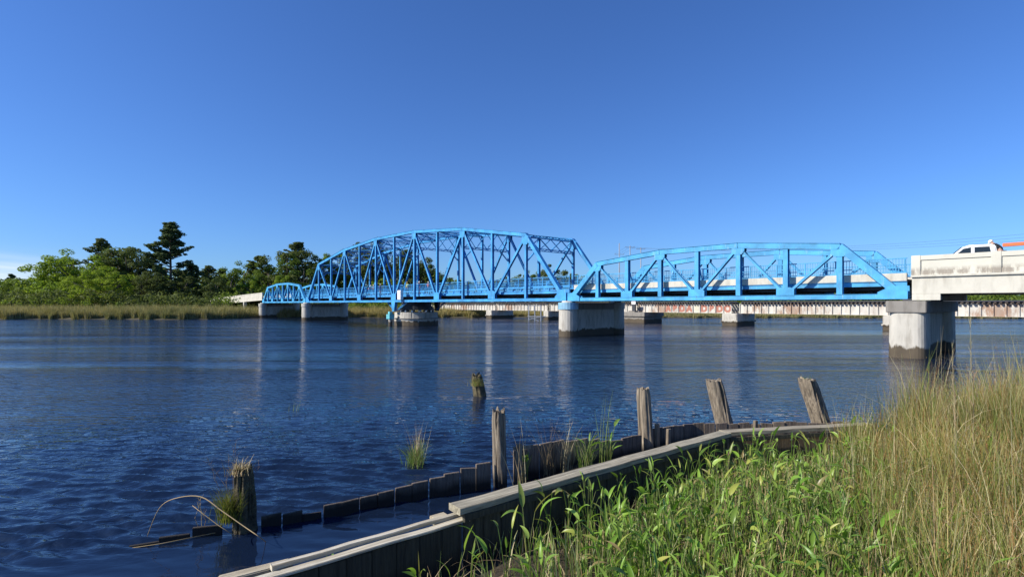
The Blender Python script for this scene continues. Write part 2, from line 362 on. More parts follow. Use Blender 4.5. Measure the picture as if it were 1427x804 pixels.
# ---------------------------------------------------------------- water
def b(N):
    geo = N.node('ShaderNodeNewGeometry').outputs['Position']
    cam_r = N.node('ShaderNodeVectorMath', {0: geo}, operation='LENGTH').outputs['Value']
    far = N.node('ShaderNodeMapRange', {'Value': cam_r, 'From Min': 10.0, 'From Max': 55.0}).outputs[0]
    def wv(scale, sx, sy, rz, det=3, dist=.4):
        mp = N.node('ShaderNodeMapping', {0: geo}); mp.inputs['Scale'].default_value = (sx, sy, 1); mp.inputs['Rotation'].default_value = (0,0,rz)
        n = N.node('ShaderNodeTexNoise', {'Vector': mp.outputs[0], 'Scale': scale, 'Detail': float(det), 'Roughness': .5, 'Distortion': dist}); return n.outputs['Fac']
    small = wv(3.4, .62, 1.5, .10); mid = wv(1.1, .45, 1.4, -.12, 3); big = wv(.16, .28, 1.3, .06, 4, .8)
    tiny = wv(9.0, .7, 1.3, .3, 2)
    patch = N.ramp(wv(.055, .22, 1.7, .05, 5, 1.2), [(.36,(.25,.25,.25)),(.60,(1,1,1))])
    # calm water in the lee between the timber walls
    sp = N.node('ShaderNodeSeparateXYZ', {0: geo})
    dl = N.math('SUBTRACT', sp.outputs[1], N.math('MULTIPLY_ADD', sp.outputs[0], .47, 9.25))   # >0 outside the outer wall
    lee = N.node('ShaderNodeMapRange', {'Value': dl, 'From Min': -.5, 'From Max': .6, 'To Min': .10, 'To Max': 1.0}).outputs[0]
    chop = wv(.75, .30, 1.25, .04, 6, .9)
    streak = N.ramp(wv(.035, .10, 2.2, .03, 6, 1.5), [(.40,(.15,.15,.15)),(.50,(.8,.8,.8)),(.60,(2.0,2.0,2.0))])
    farw = N.math('MULTIPLY', N.math('MULTIPLY', chop, far), N.math('MULTIPLY', streak, .34))
    h = N.math('ADD', N.math('MULTIPLY', small, N.math('MULTIPLY_ADD', far, .03, .07)), N.math('ADD', N.math('MULTIPLY', mid, N.math('MULTIPLY_ADD', far, .04, .02)), N.math('ADD', N.math('MULTIPLY', tiny, .010), farw)))
    h = N.math('MULTIPLY', N.math('MULTIPLY', h, patch), lee)
    bp = N.node('ShaderNodeBump', {'Height': h, 'Strength': 1.0, 'Distance': 1.0})
    n = N.node('ShaderNodeBsdfPrincipled', {'Base Color': (.006,.013,.032,1), 'Roughness': N.math('MULTIPLY_ADD', far, .06, .01), 'IOR': 1.38, 'Normal': bp.outputs[0]})
    n.inputs['Specular IOR Level'].default_value = .5
    N.surf(n.outputs[0])
WATER = mat('river_water', b)
ang = np.concatenate([np.linspace(-180,-58,60)[:-1], np.linspace(-58,58,900), np.linspace(58,180,60)[1:]]); ang = np.radians(ang)
rs = [1.5]
while rs[-1] < 70: rs.append(rs[-1] + max(.03, rs[-1]**2/1900*1.1))
rs = np.array(rs + [80,100,130,170,230,320,500,900,2500.])
RR_, AA = np.meshgrid(rs, ang, indexing='ij'); WX = RR_*np.sin(AA); WY = RR_*np.cos(AA)
dr = np.gradient(rs)[:,None]
hz = np.zeros_like(WX); wr = np.random.default_rng(3)
for i in range(84):
    lam = .13*(.46/.13)**(wr.random()**.9); th = math.radians(82 + wr.normal(0, 14)); k = 2*math.pi/lam; ph = wr.random()*6.28
    amp = .0072*lam**1.0 * np.clip(1.25-2.6*dr/lam, 0, 1)
    hz += amp*np.sin(k*(WX*math.cos(th)+WY*math.sin(th))+ph + .9*np.sin(.6*WX+.31*WY+i)+.7*np.sin(.9*WY-.45*WX+i*2))
gust = .68+.32*np.sin(WX*.13+1.3*np.sin(WY*.21))*np.sin(WY*.33+.8*np.sin(WX*.17)+1)
dl = WY-(WX*.47+9.25); lee = .05+.95*smooth(-.3, .9, dl)
hz = hz*gust*lee*2.8
idx = np.arange(hz.size).reshape(hz.shape)
o = npmesh('water', np.stack([WX, WY, hz], -1).reshape(-1,3), np.stack([idx[:-1,:-1], idx[1:,:-1], idx[1:,1:], idx[:-1,1:]], -1).reshape(-1,4)[:, ::-1], WATER, smooth=True); tag(o, kind='structure')
# ---------------------------------------------------------------- ribbons (blades and leaves)
def ribbons(P, W, S):
    """P (n,k,3) spine, W (n,k) widths, S (n,3) side vectors -> V, F"""
    n, k, _ = P.shape; off = S[:,None,:]*W[:,:,None]/2
    V = np.stack([P-off, P+off], 2).reshape(-1,3)
    i = np.arange(n)[:,None]*k*2 + np.arange(k-1)[None]*2
    F = np.stack([i, i+1, i+3, i+2], -1).reshape(-1,4); return V, F
def blades(X, Y, Z, H, Wd, lean, rs_, k=4, bend=.35, droop=0.0, tip=.12):
    n = len(X); t = np.linspace(0,1,k)[None,:]; a = rs_.random(n)*2*np.pi; L = lean*(.3+rs_.random(n))
    dx = np.cos(a)*L; dy = np.sin(a)*L; e = 1+bend*3*rs_.random(n)[:,None]
    q = t**e
    P = np.stack([X[:,None]+dx[:,None]*H[:,None]*q, Y[:,None]+dy[:,None]*H[:,None]*q, Z[:,None]+H[:,None]*(t-droop*L[:,None]*t**3)], -1)
    W = Wd[:,None]*(1-t**1.6*(1-tip)); b_ = rs_.random(n)*2*np.pi
    return ribbons(P, W, np.stack([np.cos(b_), np.sin(b_), 0*b_], -1))
def cat_(parts):
    Vs = []; Fs = []; b0 = 0
    for V, F in parts: Vs.append(V); Fs.append(F+b0); b0 += len(V)
    return np.concatenate(Vs), np.concatenate(Fs)
# far marsh grass
mr = np.random.default_rng(11)
def marsh(name, x0, x1, n, hfun, deep, label):
    X = mr.uniform(x0, x1, n); dp = mr.random(n)**2.0*deep; Y = bank_y(X)+.55+dp + .35*np.sin(X*.83)+.25*np.sin(X*2.1+2*np.sin(X*.31))
    Z = np.interp(dp, [0,1.2,4,14,40], [.0,.3,.42,.55,.75])-.1
    cl = 1+.16*np.sin(X*.45+dp)+.13*np.sin(X*1.7+dp*.8)+.10*np.sin(X*3.9-dp*2)
    H = hfun(X)*cl*(.7+.45*mr.random(n))*(.8+.2*smooth(0,2.5,dp))
    V, F = blades(X, Y, Z, H, mr.uniform(.05,.11,n), .22, mr, k=3)
    tag(npmesh(name, V, F, MARSH), label, 'marsh grass', kind='stuff')
marsh('marsh_grass', -175, -58, 85000, lambda x: 2.1+0*x, 26, 'tall tan and green marsh grass lining the far bank left of the bridge')
marsh('marsh_grass', -58, 10, 36000, lambda x: np.interp(x, [-52,-20,0,10], [2.1,1.9,1.3,1.1]), 14, 'tan marsh grass on the far bank seen under the swing span')
marsh('marsh_grass', 10, 190, 60000, lambda x: 1.05+0*x, 14, 'low tan marsh grass on the far bank behind the girder bridge')
# ---------------------------------------------------------------- road bridge
TH = math.atan2(653.5, 740.0); UX, UY = -math.sin(TH), math.cos(TH); WXx, WYy = math.cos(TH), math.sin(TH)
P0 = Vector((23.91, 32.5, 0)); ROT = math.atan2(-UY, -UX)
def bp(u, w_, z=0): return Vector((P0.x+UX*u+WXx*w_, P0.y+UY*u+WYy*w_, z))
def anchor(name, u, w_=0, z=0): return empty(name, bp(u, w_, z), ROT)
TW = 7.6                    # distance between the two truss planes
CZ0, CZ1 = CAMH+.34, CAMH+.64   # bottom chord
ROAD = CAMH+1.55
def Lc(u, w_, z): return Vector((-u, w_, z))     # local coordinates of an anchor: x = -u
def truss_span(root, u0, panels, Lp, tops, M, sizes, gus, hips, deck_white=True, rail_mat=None):
    """tops: {panel: height of the top chord axis above the camera}; local origin at u0"""
    Z = lambda h: CAMH+h
    cb = (CZ0+CZ1)/2
    for side, y in ((0, 0.0), (1, TW)):
        U = lambda i: -i*Lp
        keys = sorted(tops)
        # bottom chord, a pair of channels closed by a cover plate
        m = MB(); m.beam((U(0)+.25, y, cb), (U(panels)-.25, y, cb), .34, CZ1-CZ0)
        m.beam((U(0)+.25, y, CZ1+.008), (U(panels)-.25, y, CZ1+.008), .42, .016); m.beam((U(0)+.25, y, CZ0-.008), (U(panels)-.25, y, CZ0-.008), .42, .016)
        m.build('bottom_chord', M, root)
        m = MB()
        for a, c in zip(keys[:-1], keys[1:]):
            p = Vector((U(a), y, Z(tops[a]))); q = Vector((U(c), y, Z(tops[c]))); d = (q-p).normalized()*.03
            m.beam(p-d, q+d, sizes['cw'], sizes['cd']); m.beam(p-d+Vector((0,0,sizes['cd']/2+.01)), q+d+Vector((0,0,sizes['cd']/2+.01)), sizes['cw']+.1, .02)
        m.build('top_chord', M, root)
        for a, bnd in ((hips[0], 0), (hips[1], panels)):
            m = MB(); m.beam((U(bnd), y, cb), (U(a), y, Z(tops[a])), sizes['cw'], sizes['ed']); m.build('end_post', M, root)
        def topz(i):
            return float(np.interp(i, keys, [tops[k] for k in keys]))
        for i in range(1, panels):
            m = MB(); m.hbeam((U(i), y, CZ1-.02), (U(i), y, Z(topz(i))-.05), sizes['vw'], sizes['vd']); m.build('vertical', M, root)
        ks = [k for k in range(1, panels) if k % 2 == 1]
        for k in range(1, panels):
            a, c = k, k+1
            if k+1 > panels-1: break
            if a % 2 == 1: p = Vector((U(a), y, Z(topz(a))-.1)); q = Vector((U(c), y, CZ1))
            else: p = Vector((U(a), y, CZ1)); q = Vector((U(c), y, Z(topz(c))-.1))
            m = MB(); dk = sizes['dd']
            (m.hbeam(p, q, sizes['vw']-.04, dk)); m.build('diagonal', M, root)
        gw, gh, tw, th = gus
        for i in range(2, panels, 2):
            for s_ in (-1, 1):
                yy = y+s_*(sizes['vw']/2+.012); k = 1.0+.15*(i == 2*(panels//4))
                m = MB(); m.prism([(U(i)-gw/2*k, CZ1-.05), (U(i)+gw/2*k, CZ1-.05), (U(i)+gw/2*k, CZ1+gh*.8), (U(i)+gw*.28, CZ1+gh), (U(i)-gw*.28, CZ1+gh), (U(i)-gw/2*k, CZ1+gh*.8)], yy-.011, yy+.011); m.build('gusset_plate', M, root)
        for i in ks:
            for s_ in (-1, 1):
                yy = y+s_*(sizes['vw']/2+.012); zt = Z(topz(i))-sizes['cd']*.3
                m = MB(); m.prism([(U(i)-tw/2, zt-th*.55), (U(i)-tw*.3, zt-th), (U(i)+tw*.3, zt-th), (U(i)+tw/2, zt-th*.55), (U(i)+tw/2, zt), (U(i)-tw/2, zt)], yy-.011, yy+.011); m.build('gusset_plate', M, root)
        for i in (0, panels):
            for s_ in (-1, 1):
                yy = y+s_*(sizes['cw']/2+.014); sg = 1 if i == 0 else -1; e = U(i)+sg*.3; f = U(i)-sg*1.25
                m = MB(); m.prism([(e, CZ0-.02), (f, CZ0-.02), (f, CZ1+.12), (U(i)-sg*.5, CZ1+gh*.9), (e, CZ1+gh*.9)], yy-.011, yy+.011); m.build('gusset_plate', M, root)
    # floor system
    for i in range(panels+1):
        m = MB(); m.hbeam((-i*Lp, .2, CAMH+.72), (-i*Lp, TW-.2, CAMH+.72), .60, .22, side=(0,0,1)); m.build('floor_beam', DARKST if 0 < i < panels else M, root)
    L = panels*Lp
    for y in np.linspace(1.3, TW-1.3, 5):
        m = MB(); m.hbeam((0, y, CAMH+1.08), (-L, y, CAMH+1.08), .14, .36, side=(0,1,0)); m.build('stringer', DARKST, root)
    for y in (.62, TW-.62):
        m = MB(); m.beam((0.1, y, CAMH+1.27), (-L-.1, y, CAMH+1.27), .12, .28); m.beam((.1, y, CAMH+1.42), (-L-.1, y, CAMH+1.42), .24, .03); m.build('edge_beam', M, root)
    m = MB(); m.box(-L-.1, .1, .72, TW-.72, CAMH+1.36, ROAD); m.build('deck', ASPH, root)
    for y, s_ in ((.60, 1), (TW-.60, -1)):
        y0 = y-.11; y1 = y+.11
        if deck_white:
            m = MB(); m.box(-L-.1, .1, y0, y1, CAMH+1.445, CAMH+1.93); m.build('curb', CONCW, root, bevel=.01)
            rz0 = CAMH+1.93
        else:
            m = MB(); m.beam((.1, y, CAMH+1.80), (-L-.1, y, CAMH+1.80), .08, .14)
            for k in range(int(L/1.45)+1): m.box(-k*1.45-.04, -k*1.45+.04, y-.05, y+.05, CAMH+1.436, CAMH+1.73)
            m.box(-L-.1, .1, y+s_*.1-.03, y+s_*.1+.03, CAMH+1.44, CAMH+1.52)
            m.build('curb', M, root); rz0 = CAMH+1.87
        m = MB(); rt = CAMH+2.85
        m.beam((.1, y, rt), (-L-.1, y, rt), .07, .06); m.beam((.1, y, rz0+.33), (-L-.1, y, rz0+.33), .05, .05); m.beam((.1, y, rz0+.08), (-L-.1, y, rz0+.08), .05, .04)
        n = int(L/.16)
        for k in range(n+1):
            x = -k*L/n
            if k % 12 == 0: m.box(x-.04, x+.04, y-.04, y+.04, rz0-.02, rt)
            else: m.box(x-.011, x+.011, y-.011, y+.011, rz0+.08, rt)
        m.build('railing', rail_mat or M, root)
TOPS_P = {1: 3.80, 3: 4.42, 5: 4.42, 7: 3.80}
SZP = dict(cw=.42, cd=.40, ed=.46, vw=.34, vd=.34, dd=.16)
def pony(u_near, label, light=True):
    root = anchor('pony_truss_span', u_near)
    tag(root, label, 'bridge span', 'blue truss spans of the road bridge')
    truss_span(root, u_near, 8, 3.4, TOPS_P, BLUE, SZP, (1.2, .55, 1.0, .55), (1, 7), light)
    # sloping outriggers that brace the low trusses
    for y, s_ in ((0, -1), (TW, 1)):
        for i in (2, 4, 6):
            m = MB(); m.beam((-i*3.4, y-s_*.9, ROAD-.1), (-i*3.4, y-s_*.18, CAMH+3.3), .09, .09, side=(1,0,0)); m.build('knee_brace', BLUE, root)
    return root
pony(0.0, 'blue pony truss span with white curb between the two rightmost piers')
pony(98.4, 'small distant blue pony truss span at the left end, beside the pale concrete approach', False)
# ---- swing span
LS = 5.79; root = anchor('swing_truss_span', 28.0)
tag(root, 'long tall blue through truss span with an arched top, turning on a round pier', 'bridge span', 'blue truss spans of the road bridge')
TOPS_S = {1: 7.55, 3: 9.4, 5: 10.25, 7: 10.25, 9: 9.4, 11: 7.55}
SZS = dict(cw=.42, cd=.38, ed=.38, vw=.30, vd=.27, dd=.25)
truss_span(root, 28, 12, LS, TOPS_S, BLUE2, SZS, (1.25, .95, 1.05, .95), (1, 11), False)
def topS(i): k = sorted(TOPS_S); return CAMH+float(np.interp(i, k, [TOPS_S[a] for a in k]))
for i in range(1, 12):
    z = topS(i); x = -i*LS; dep = 2.3 if i not in (1, 11) else 1.5
    if i % 2 == 1:
        zl = z-dep
        m = MB(); m.lace((x, .2, z-.1), (x, TW-.2, z-.1), .30, .30, side=(1,0,0), pitch=.5); m.build('top_strut', BLUE2, root)
        m = MB(); m.lace((x, .2, zl), (x, TW-.2, zl), .26, .30, side=(1,0,0), pitch=.5)
        nseg = 4; ys = np.linspace(.25, TW-.25, nseg+1)
        for k in range(nseg):
            m.beam((x, ys[k], z-.2 if k % 2 else zl), (x, ys[k+1], zl if k % 2 else z-.2), .09, .09, side=(1,0,0))
            m.beam((x, ys[k], zl if k % 2 else z-.2), (x, ys[k+1], z-.2 if k % 2 else zl), .07, .07, side=(1,0,0))
        m.build('sway_frame', BLUE2, root)
        for y, s_ in ((.2, 1), (TW-.2, -1)):
            m = MB(); m.beam((x, y, zl-1.3), (x, y+s_*1.4, zl), .12, .12, side=(1,0,0)); m.build('knee_brace', BLUE2, root)
    else:
        m = MB(); m.lace((x, .2, z-.1), (x, TW-.2, z-.1), .2, .24, side=(1,0,0)); m.build('top_strut', BLUE2, root)
for a, c in zip(range(1, 11), range(2, 12)):
    for s_ in (0, 1):
        p = (-a*LS, .2 if s_ else TW-.2, topS(a)-.15+s_*.03); q = (-c*LS, TW-.2 if s_ else .2, topS(c)-.15+s_*.03)
        m = MB(); m.lace(p, q, .14, .2, side=(0,0,1), t=.03, pitch=.7); m.build('lateral_brace', BLUE2, root)
for a in range(12):       # bottom laterals
    m = MB(); m.beam((-a*LS, .2, CZ0+.08), (-(a+1)*LS, TW-.2, CZ0+.08), .12, .1, side=(0,0,1)); m.build('lateral_brace', DARKST, root)
# pivot gear: drum, legs and braces under the middle panel
xc = -6*LS
n = 28; ring = [(math.cos(2*math.pi*k/n), math.sin(2*math.pi*k/n)) for k in range(n)]
m = MB(); m.column([(c*2.5, s*2.5) for c, s in ring], [(2.32, 1), (2.95, 1), (2.95, .92), (CZ0-.03, .92)]); o = m.build('turntable_drum', DARKST, root, loc=(xc, TW/2, 0))
m = MB()
for k in range(16):
    t = 2*math.pi*k/16; c_, s_ = math.cos(t), math.sin(t)
    m.tube([(c_*2.15, s_*2.15, 2.16), (c_*2.75, s_*2.75, 2.16)], .15, 10)
m.build('roller', CHROME, o)
for y in (0, TW):
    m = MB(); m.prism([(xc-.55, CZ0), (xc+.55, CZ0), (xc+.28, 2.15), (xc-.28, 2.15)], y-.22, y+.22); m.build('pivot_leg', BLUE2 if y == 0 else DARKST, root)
    for s_ in (-1, 1):
        m = MB(); m.lace((xc+s_*.3, y+(.3 if y == 0 else -.3), 2.3), (xc+s_*3.0, y+(.5 if y == 0 else -.5), CZ0), .16, .24, pitch=.35); m.build('drum_brace', BLUE2, root)
# white cabinet, a navigation sign with a blank face, on the near bottom chord
cb_ = MB(); cb_.box(-.47, .47, -.5, -.04, CZ1+.02, CZ1+1.38)
o = anchor('navigation_sign', 28+5.55*LS, -.2); tag(o, 'blank white cabinet standing on the near chord of the tall truss, above the round pier', 'signboard')
cb_.build('sign_body', SIGNW, o, bevel=.02)
m = MB(); m.box(-.42, -.02, -.525, -.5, CZ1+.08, CZ1+1.3); m.build('door', SIGNW, o); m = MB(); m.box(.02, .42, -.525, -.5, CZ1+.08, CZ1+1.3); m.build('door', SIGNW, o)  # the doors are plain raised panels on the face of the sign
# ---- piers
def pier(u, label, colr=.95, top=CAMH+.20, wall=True, kind='plain', length=TW):
    root = anchor('bridge_pier', u); tag(root, label, 'pier', 'concrete piers of the road bridge')
    n = 28; half = colr
    def rr(cx, cy, hx, hy, r, y_only=None):
        pts = []
        for sx, sy, a0 in ((1,1,0),(-1,1,90),(-1,-1,180),(1,-1,270)):
            for k in range(6):
                a = R(a0+18*k); pts.append((cx+sx*(hx-r)+r*math.cos(a), cy+sy*(hy-r)+r*math.sin(a)))
        return pts
    for cy, nm in ((0, 'column'), (length, 'column')):
        m = MB()
        m.column(rr(0, 0, half, half, half*.55 if kind == 'plain' else half*.95), [(-1.5, 1.02), (0, 1.0), (.7, .995), (top-.70, .965)])
        m.build(nm, CONC, root, smooth=False, loc=(0, cy, 0))
    m = MB(); m.box(-.45, .45, half*.8, length-half*.8, -1.5, top-.705); m.build('web_wall', CONC, root, bevel=.02)
    if kind == 'plain':
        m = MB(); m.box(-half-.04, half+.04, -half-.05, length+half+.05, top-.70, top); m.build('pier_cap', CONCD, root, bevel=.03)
    else:
        for cy in (0, length):
            m = MB(); m.column(rr(0, 0, half*1.05, half*1.05, half*.99), [(top-.70, 1), (top-.03, 1)]); m.build('painted_collar', PALEB if (cy == 0 and kind == 'collar') else CONC, root, loc=(0, cy, 0))
            m = MB(); m.column(rr(0, 0, half*.72, half*.72, half*.7), [(top-.03, 1), (top+.14, .9)]); m.build('bearing_block', CONC, root, loc=(0, cy, 0))
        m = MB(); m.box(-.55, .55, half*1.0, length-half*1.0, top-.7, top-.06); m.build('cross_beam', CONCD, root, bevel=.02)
    for cy in (0, length):
        m = MB(); m.box(-.3, .3, -.25, .25, top+.14 if kind != 'plain' else top+.003, CZ0-.02); m.build('bearing', DARKST, root, loc=(0, cy, 0))
    return root
p1_ = pier(-.35, 'pale concrete pier nearest the camera, under the joint of truss and concrete span')
pier(27.6, 'concrete pier with a pale blue painted collar between the tall truss and the right truss', kind='collar')
pier(98.0, 'slim distant concrete pier under the left foot of the tall truss', kind='round')
pier(126.0, 'farthest concrete pier, under the left end of the small truss', kind='round')
# swing pier
root = anchor('pivot_pier', 28+6*LS, TW/2); tag(root, 'low round concrete pier carrying the turning span', 'pier', 'concrete piers of the road bridge')
m = MB(); m.column([(c*3.35, s*3.35) for c, s in ring], [(-1.5, 1), (1.02, 1)]); m.build('drum', CONC, root)
m = MB(); m.column([(c*3.5, s*3.5) for c, s in ring], [(1.02, 1), (1.14, 1)]); m.build('ledge', CONCD, root)
m = MB(); m.column([(c*3.3, s*3.3) for c, s in ring], [(1.14, 1), (2.0, 1)]); m.build('upper_drum', CONC, root)
for k in range(0, 28, 3):
    t = 2*math.pi*(k+.5)/28; m = MB(); m.beam((math.cos(t)*3.29, math.sin(t)*3.29, 1.16), (math.cos(t)*3.29, math.sin(t)*3.29, 1.99), .06, .05, side=(math.cos(t), math.sin(t), 0)); m.build('joint', CONCD, root)
# teal block on its own stub pile, in front of the round pier
root = anchor('rest_pedestal', 28+6*LS+.15, -.6); tag(root, 'small teal capped pedestal in the water left of the round pier', 'pedestal')
m = MB(); m.column([(.27*math.cos(2*math.pi*k/16), .27*math.sin(2*math.pi*k/16)) for k in range(16)], [(-1.5, 1), (1.0, 1)]); m.build('stub_pile', CONC, root)
m = MB(); m.box(-.5, .5, -.4, .4, 1.0, 1.72); m.build('cap_block', TEAL, root, bevel=.04)
m = MB(); m.box(-.24, .24, -.24, .24, 1.72, 2.10); m.build('top_block', TEAL, root, bevel=.03)
# ---- right concrete approach
root = anchor('concrete_approach_span', -.55); tag(root, 'pale concrete approach span with a stained solid parapet at the right edge', 'bridge span', 'concrete approach spans')
L = 30
for y0, y1 in ((-.45, -.15), (TW+.15, TW+.45)):
    sgn = -1 if y0 < 0 else 1; fy = y0 if sgn < 0 else y1
    m = MB(); m.box(0, L, y0+.06, y1-.06, CAMH+1.74, CAMH+2.62)
    m.box(-.02, L, y0, y1, CAMH+2.62, CAMH+2.88); m.box(-.01, L, y0+.01, y1-.01, CAMH+1.74, CAMH+1.99)
    m.build('parapet', PARA, root)
    for x in list(np.arange(0, L, 3.55)):
        m = MB(); m.box(x+(.0 if x > 0 else -.03), x+.42, y0-.025, y1+.025, CAMH+1.74, CAMH+2.90); m.build('pilaster', PARA, root, bevel=.015)
    m = MB(); m.box(-.04, L, y0-.1, y1+.1, CAMH+1.60, CAMH+1.735); m.build('string_course', CONCW, root, bevel=.02)
    m = MB(); m.box(.0, L, y0+.02, y1-.02, CAMH+.62, CAMH+1.598); m.box(.0, 1.35, y0+.022, y1-.022, CAMH+.24, CAMH+.618); m.build('edge_girder', CONCW, root, bevel=.01)
m = MB(); m.box(0, L, -.15, TW+.15, CAMH+1.3, ROAD); m.build('deck', ASPH, root)
for y in (1.7, 3.8, 5.9):
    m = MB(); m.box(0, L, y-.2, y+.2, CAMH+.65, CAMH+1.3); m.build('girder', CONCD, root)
m = MB(); m.box(.0, .5, -.15, TW+.15, CAMH+.62, CAMH+1.3); m.build('diaphragm', CONCD, root)
# ---- left concrete approach, bending away in short spans
root = anchor('concrete_approach', 126.3); tag(root, 'distant white concrete approach viaduct at the left end of the bridge', 'bridge span', 'concrete approach spans')
pts = []; x, y, a = 0., 0., 0.
for k in range(7):
    pts.append((x, y, a)); a += R(1.5); x -= 6.5*math.cos(a); y -= 6.5*math.sin(a)
for k in range(6):
    (xa, ya, aa), (xb, yb, ab) = pts[k], pts[k+1]; dz0 = -.12*k-.02*k*k; dz1 = -.12*(k+1)-.02*(k+1)**2
    for off, nm in ((0, 'parapet'), (TW, 'parapet')):
        A = Vector((xa+math.sin(aa)*off, ya+math.cos(aa)*off, 0)); B = Vector((xb+math.sin(ab)*off, yb+math.cos(ab)*off, 0))
        m = MB(); m.beam(A+Vector((0,0,CAMH+2.2+dz0)), B+Vector((0,0,CAMH+2.2+dz1)), .28, .85); m.beam(A+Vector((0,0,CAMH+2.7+dz0)), B+Vector((0,0,CAMH+2.7+dz1)), .36, .2); m.build('parapet', CONCW, root)
        m = MB(); m.beam(A+Vector((0,0,CAMH+1.35+dz0)), B+Vector((0,0,CAMH+1.35+dz1)), .34, .82); m.build('edge_girder', CONCW, root)
    A = Vector((xa, ya+TW/2, CAMH+1.4+dz0)); B = Vector((xb, yb+TW/2, CAMH+1.4+dz1)); m = MB(); m.beam(A, B, TW, .3); m.build('deck', ASPH, root)
    if k in (2, 4, 5):
        for off in (0, TW):
            m = MB(); m.box(xa-.35, xa+.35, ya+off-.35, ya+off+.35, -.5, CAMH+.93+dz0); m.build('column', CONCW, root)
# ---------------------------------------------------------------- railway girder bridge behind
RW = 38.5
def girder(u0, u1, label, M=RRW, panel=1.05, z0=1.84, z1=3.28):
    root = anchor('girder_span', u0, RW); tag(root, label, 'bridge span', 'plate girder spans of the railway bridge'); L = u1-u0
    for y in (0, 2.2):
        m = MB(); m.box(-L, 0, y-.012, y+.012, z0, z1); m.box(-L, 0, y-.17, y+.17, z0, z0+.03); m.box(-L, 0, y-.17, y+.17, z1-.03, z1)
        m.build('web_plate', M, root)
        n = max(2, int(round(L/panel)))
        for k in range(n+1):
            if y == 0: m = MB(); m.box(-k*L/n-.05, -k*L/n+.05, y-.16, y-.013, z0+.03, z1-.03); m.build('stiffener', M, root, fix=False)
    m = MB(); k = .2
    while k < L: m.box(-k-.11, -k+.11, -.55, 2.75, z1+.003, z1+.22+.0*k); k += .46
    m.build('timber_ties', TIES, root)
    m = MB(); m.box(-L, 0, .35, .45, z1+.223, z1+.36); m.box(-L, 0, 1.75, 1.85, z1+.223, z1+.36); m.build('rails', DARKST, root)
    return root
def rpier(u, hw, y0, y1, top, label, ledge=False, M=CONC):
    root = anchor('railway_pier', u, RW); tag(root, label, 'pier', 'concrete piers of the railway bridge')
    if ledge:
        m = MB(); m.box(-hw, hw, y0, y1, -1.5, top-.9); m.build('base', M, root, bevel=.05)
        m = MB(); m.box(-hw-.25, hw+.25, y0-.25, y1+.25, top-.9, top-.15); m.build('ledge', CONCD, root, bevel=.05)
        m = MB(); m.box(-hw*.4, hw*.4, y0+.8, y1-.8, top-.15, top+.1); m.build('bearing_block', CONCD, root)
    else:
        m = MB(); m.box(-hw, hw, y0, y1, -1.5, top); m.build('shaft', M, root, bevel=.08)
        m = MB(); m.box(-hw-.12, hw+.12, y0-.12, y1+.12, .55, .8); m.build('footing_band', M, root, bevel=.03)
    return root
girder(-40, -12.6, 'white girder span seen right of the near road pier'); girder(-12.2, 8.4, 'white girder span seen just under the right end of the concrete approach')
girder(8.8, 28.3, 'clean white girder span right of the red lettered span')
rd = girder(29.6, 46.2, 'white girder span painted with a row of red letters', panel=1.277); girder(46.6, 67.8, 'white girder span mostly hidden behind the collared pier')
girder(68.6, 84.9, 'rust stained girder span right of the dark square pier'); girder(85.4, 106, 'white and rust girder span left of the dark square pier')
girder(106.4, 128, 'farthest rusty girder span, running into the reeds')
rpier(9.0, 1.1, -1.2, 4.6, 1.84, 'railway pier half hidden behind the near road pier'); rpier(29.0, 1.15, -2, 3.9, 1.84, 'white topped railway pier right of the red letters')
rpier(46.8, 2.7, -1.6, 3.8, 2.0, 'broad stepped railway pier below the right truss', True, CONCD)
rpier(68.2, .7, -1, 3.4, 1.84, 'small white railway pier beside the steel fender platform'); rpier(85.2, 1.0, -2.2, 4.4, 1.84, 'dark square railway pier under the tall truss')
# the lettering: red, blocky, one to a panel
def letter(ch, x, M):
    cu = bpy.data.curves.new('painted_letter', 'FONT'); cu.body = ch; cu.size = 1.35; cu.offset = .10; cu.extrude = .004; cu.align_x = 'CENTER'
    t = bpy.data.objects.new('painted_letter', cu); col.objects.link(t); dg = bpy.context.evaluated_depsgraph_get(); dg.update()
    me = bpy.data.meshes.new_from_object(t.evaluated_get(dg)); bpy.data.objects.remove(t)
    me.materials.clear(); me.materials.append(M)
    o = bpy.data.objects.new('painted_letter', me); col.objects.link(o); o.parent = rd; o.location = (x, -.020, 2.07); o.rotation_euler = (R(90), 0, 0)
pw = 16.6/13
PALEL = simple('faded_letter', (.60,.56,.42), .8)
for i, ch in enumerate('ABDAEDBDO'):
    letter(ch, -16.6+pw*(4.5+i), RED if i != 4 else PALEL)
# steel fender platform by the small railway pier
root = anchor('fender_platform', 66.2, RW-5.5); tag(root, 'grey steel service platform low over the water, left of the collared pier', 'platform')
m = MB(); m.box(-1.9, 1.9, -.7, .7, .75, .9); m.build('walkway', CHROME, root)
for x in (-1.7, 0, 1.7):
    m = MB(); m.box(x-.09, x+.09, -.6, -.42, -1, 3.0); m.build('post', CHROME, root)
m = MB(); m.beam((-1.8, -.5, 2.9), (1.8, -.5, 2.9), .08, .1); m.beam((-1.8, -.5, 2.0), (1.8, -.5, 2.0), .06, .06); m.build('rail', CHROME, root)
m = MB(); m.beam((-1.7, -.5, .2), (1.7, -.5, .8), .1, .1); m.beam((-1.7, -.5, .8), (1.7, -.5, -.2), .1, .1); m.build('cross_brace', CHROME, root)
# signal box on the stepped pier
root = anchor('signal_post', 46.4, RW-1.2); tag(root, 'dark post with a white plate standing on the stepped railway pier', 'signal')
m = MB(); m.box(-.3, .3, -.15, .15, 2.0, 3.2); m.build('post', DARKST, root); m = MB(); m.box(-.42, .42, -.2, -.155, 3.2, 3.75); m.build('plate', SIGNW, root)
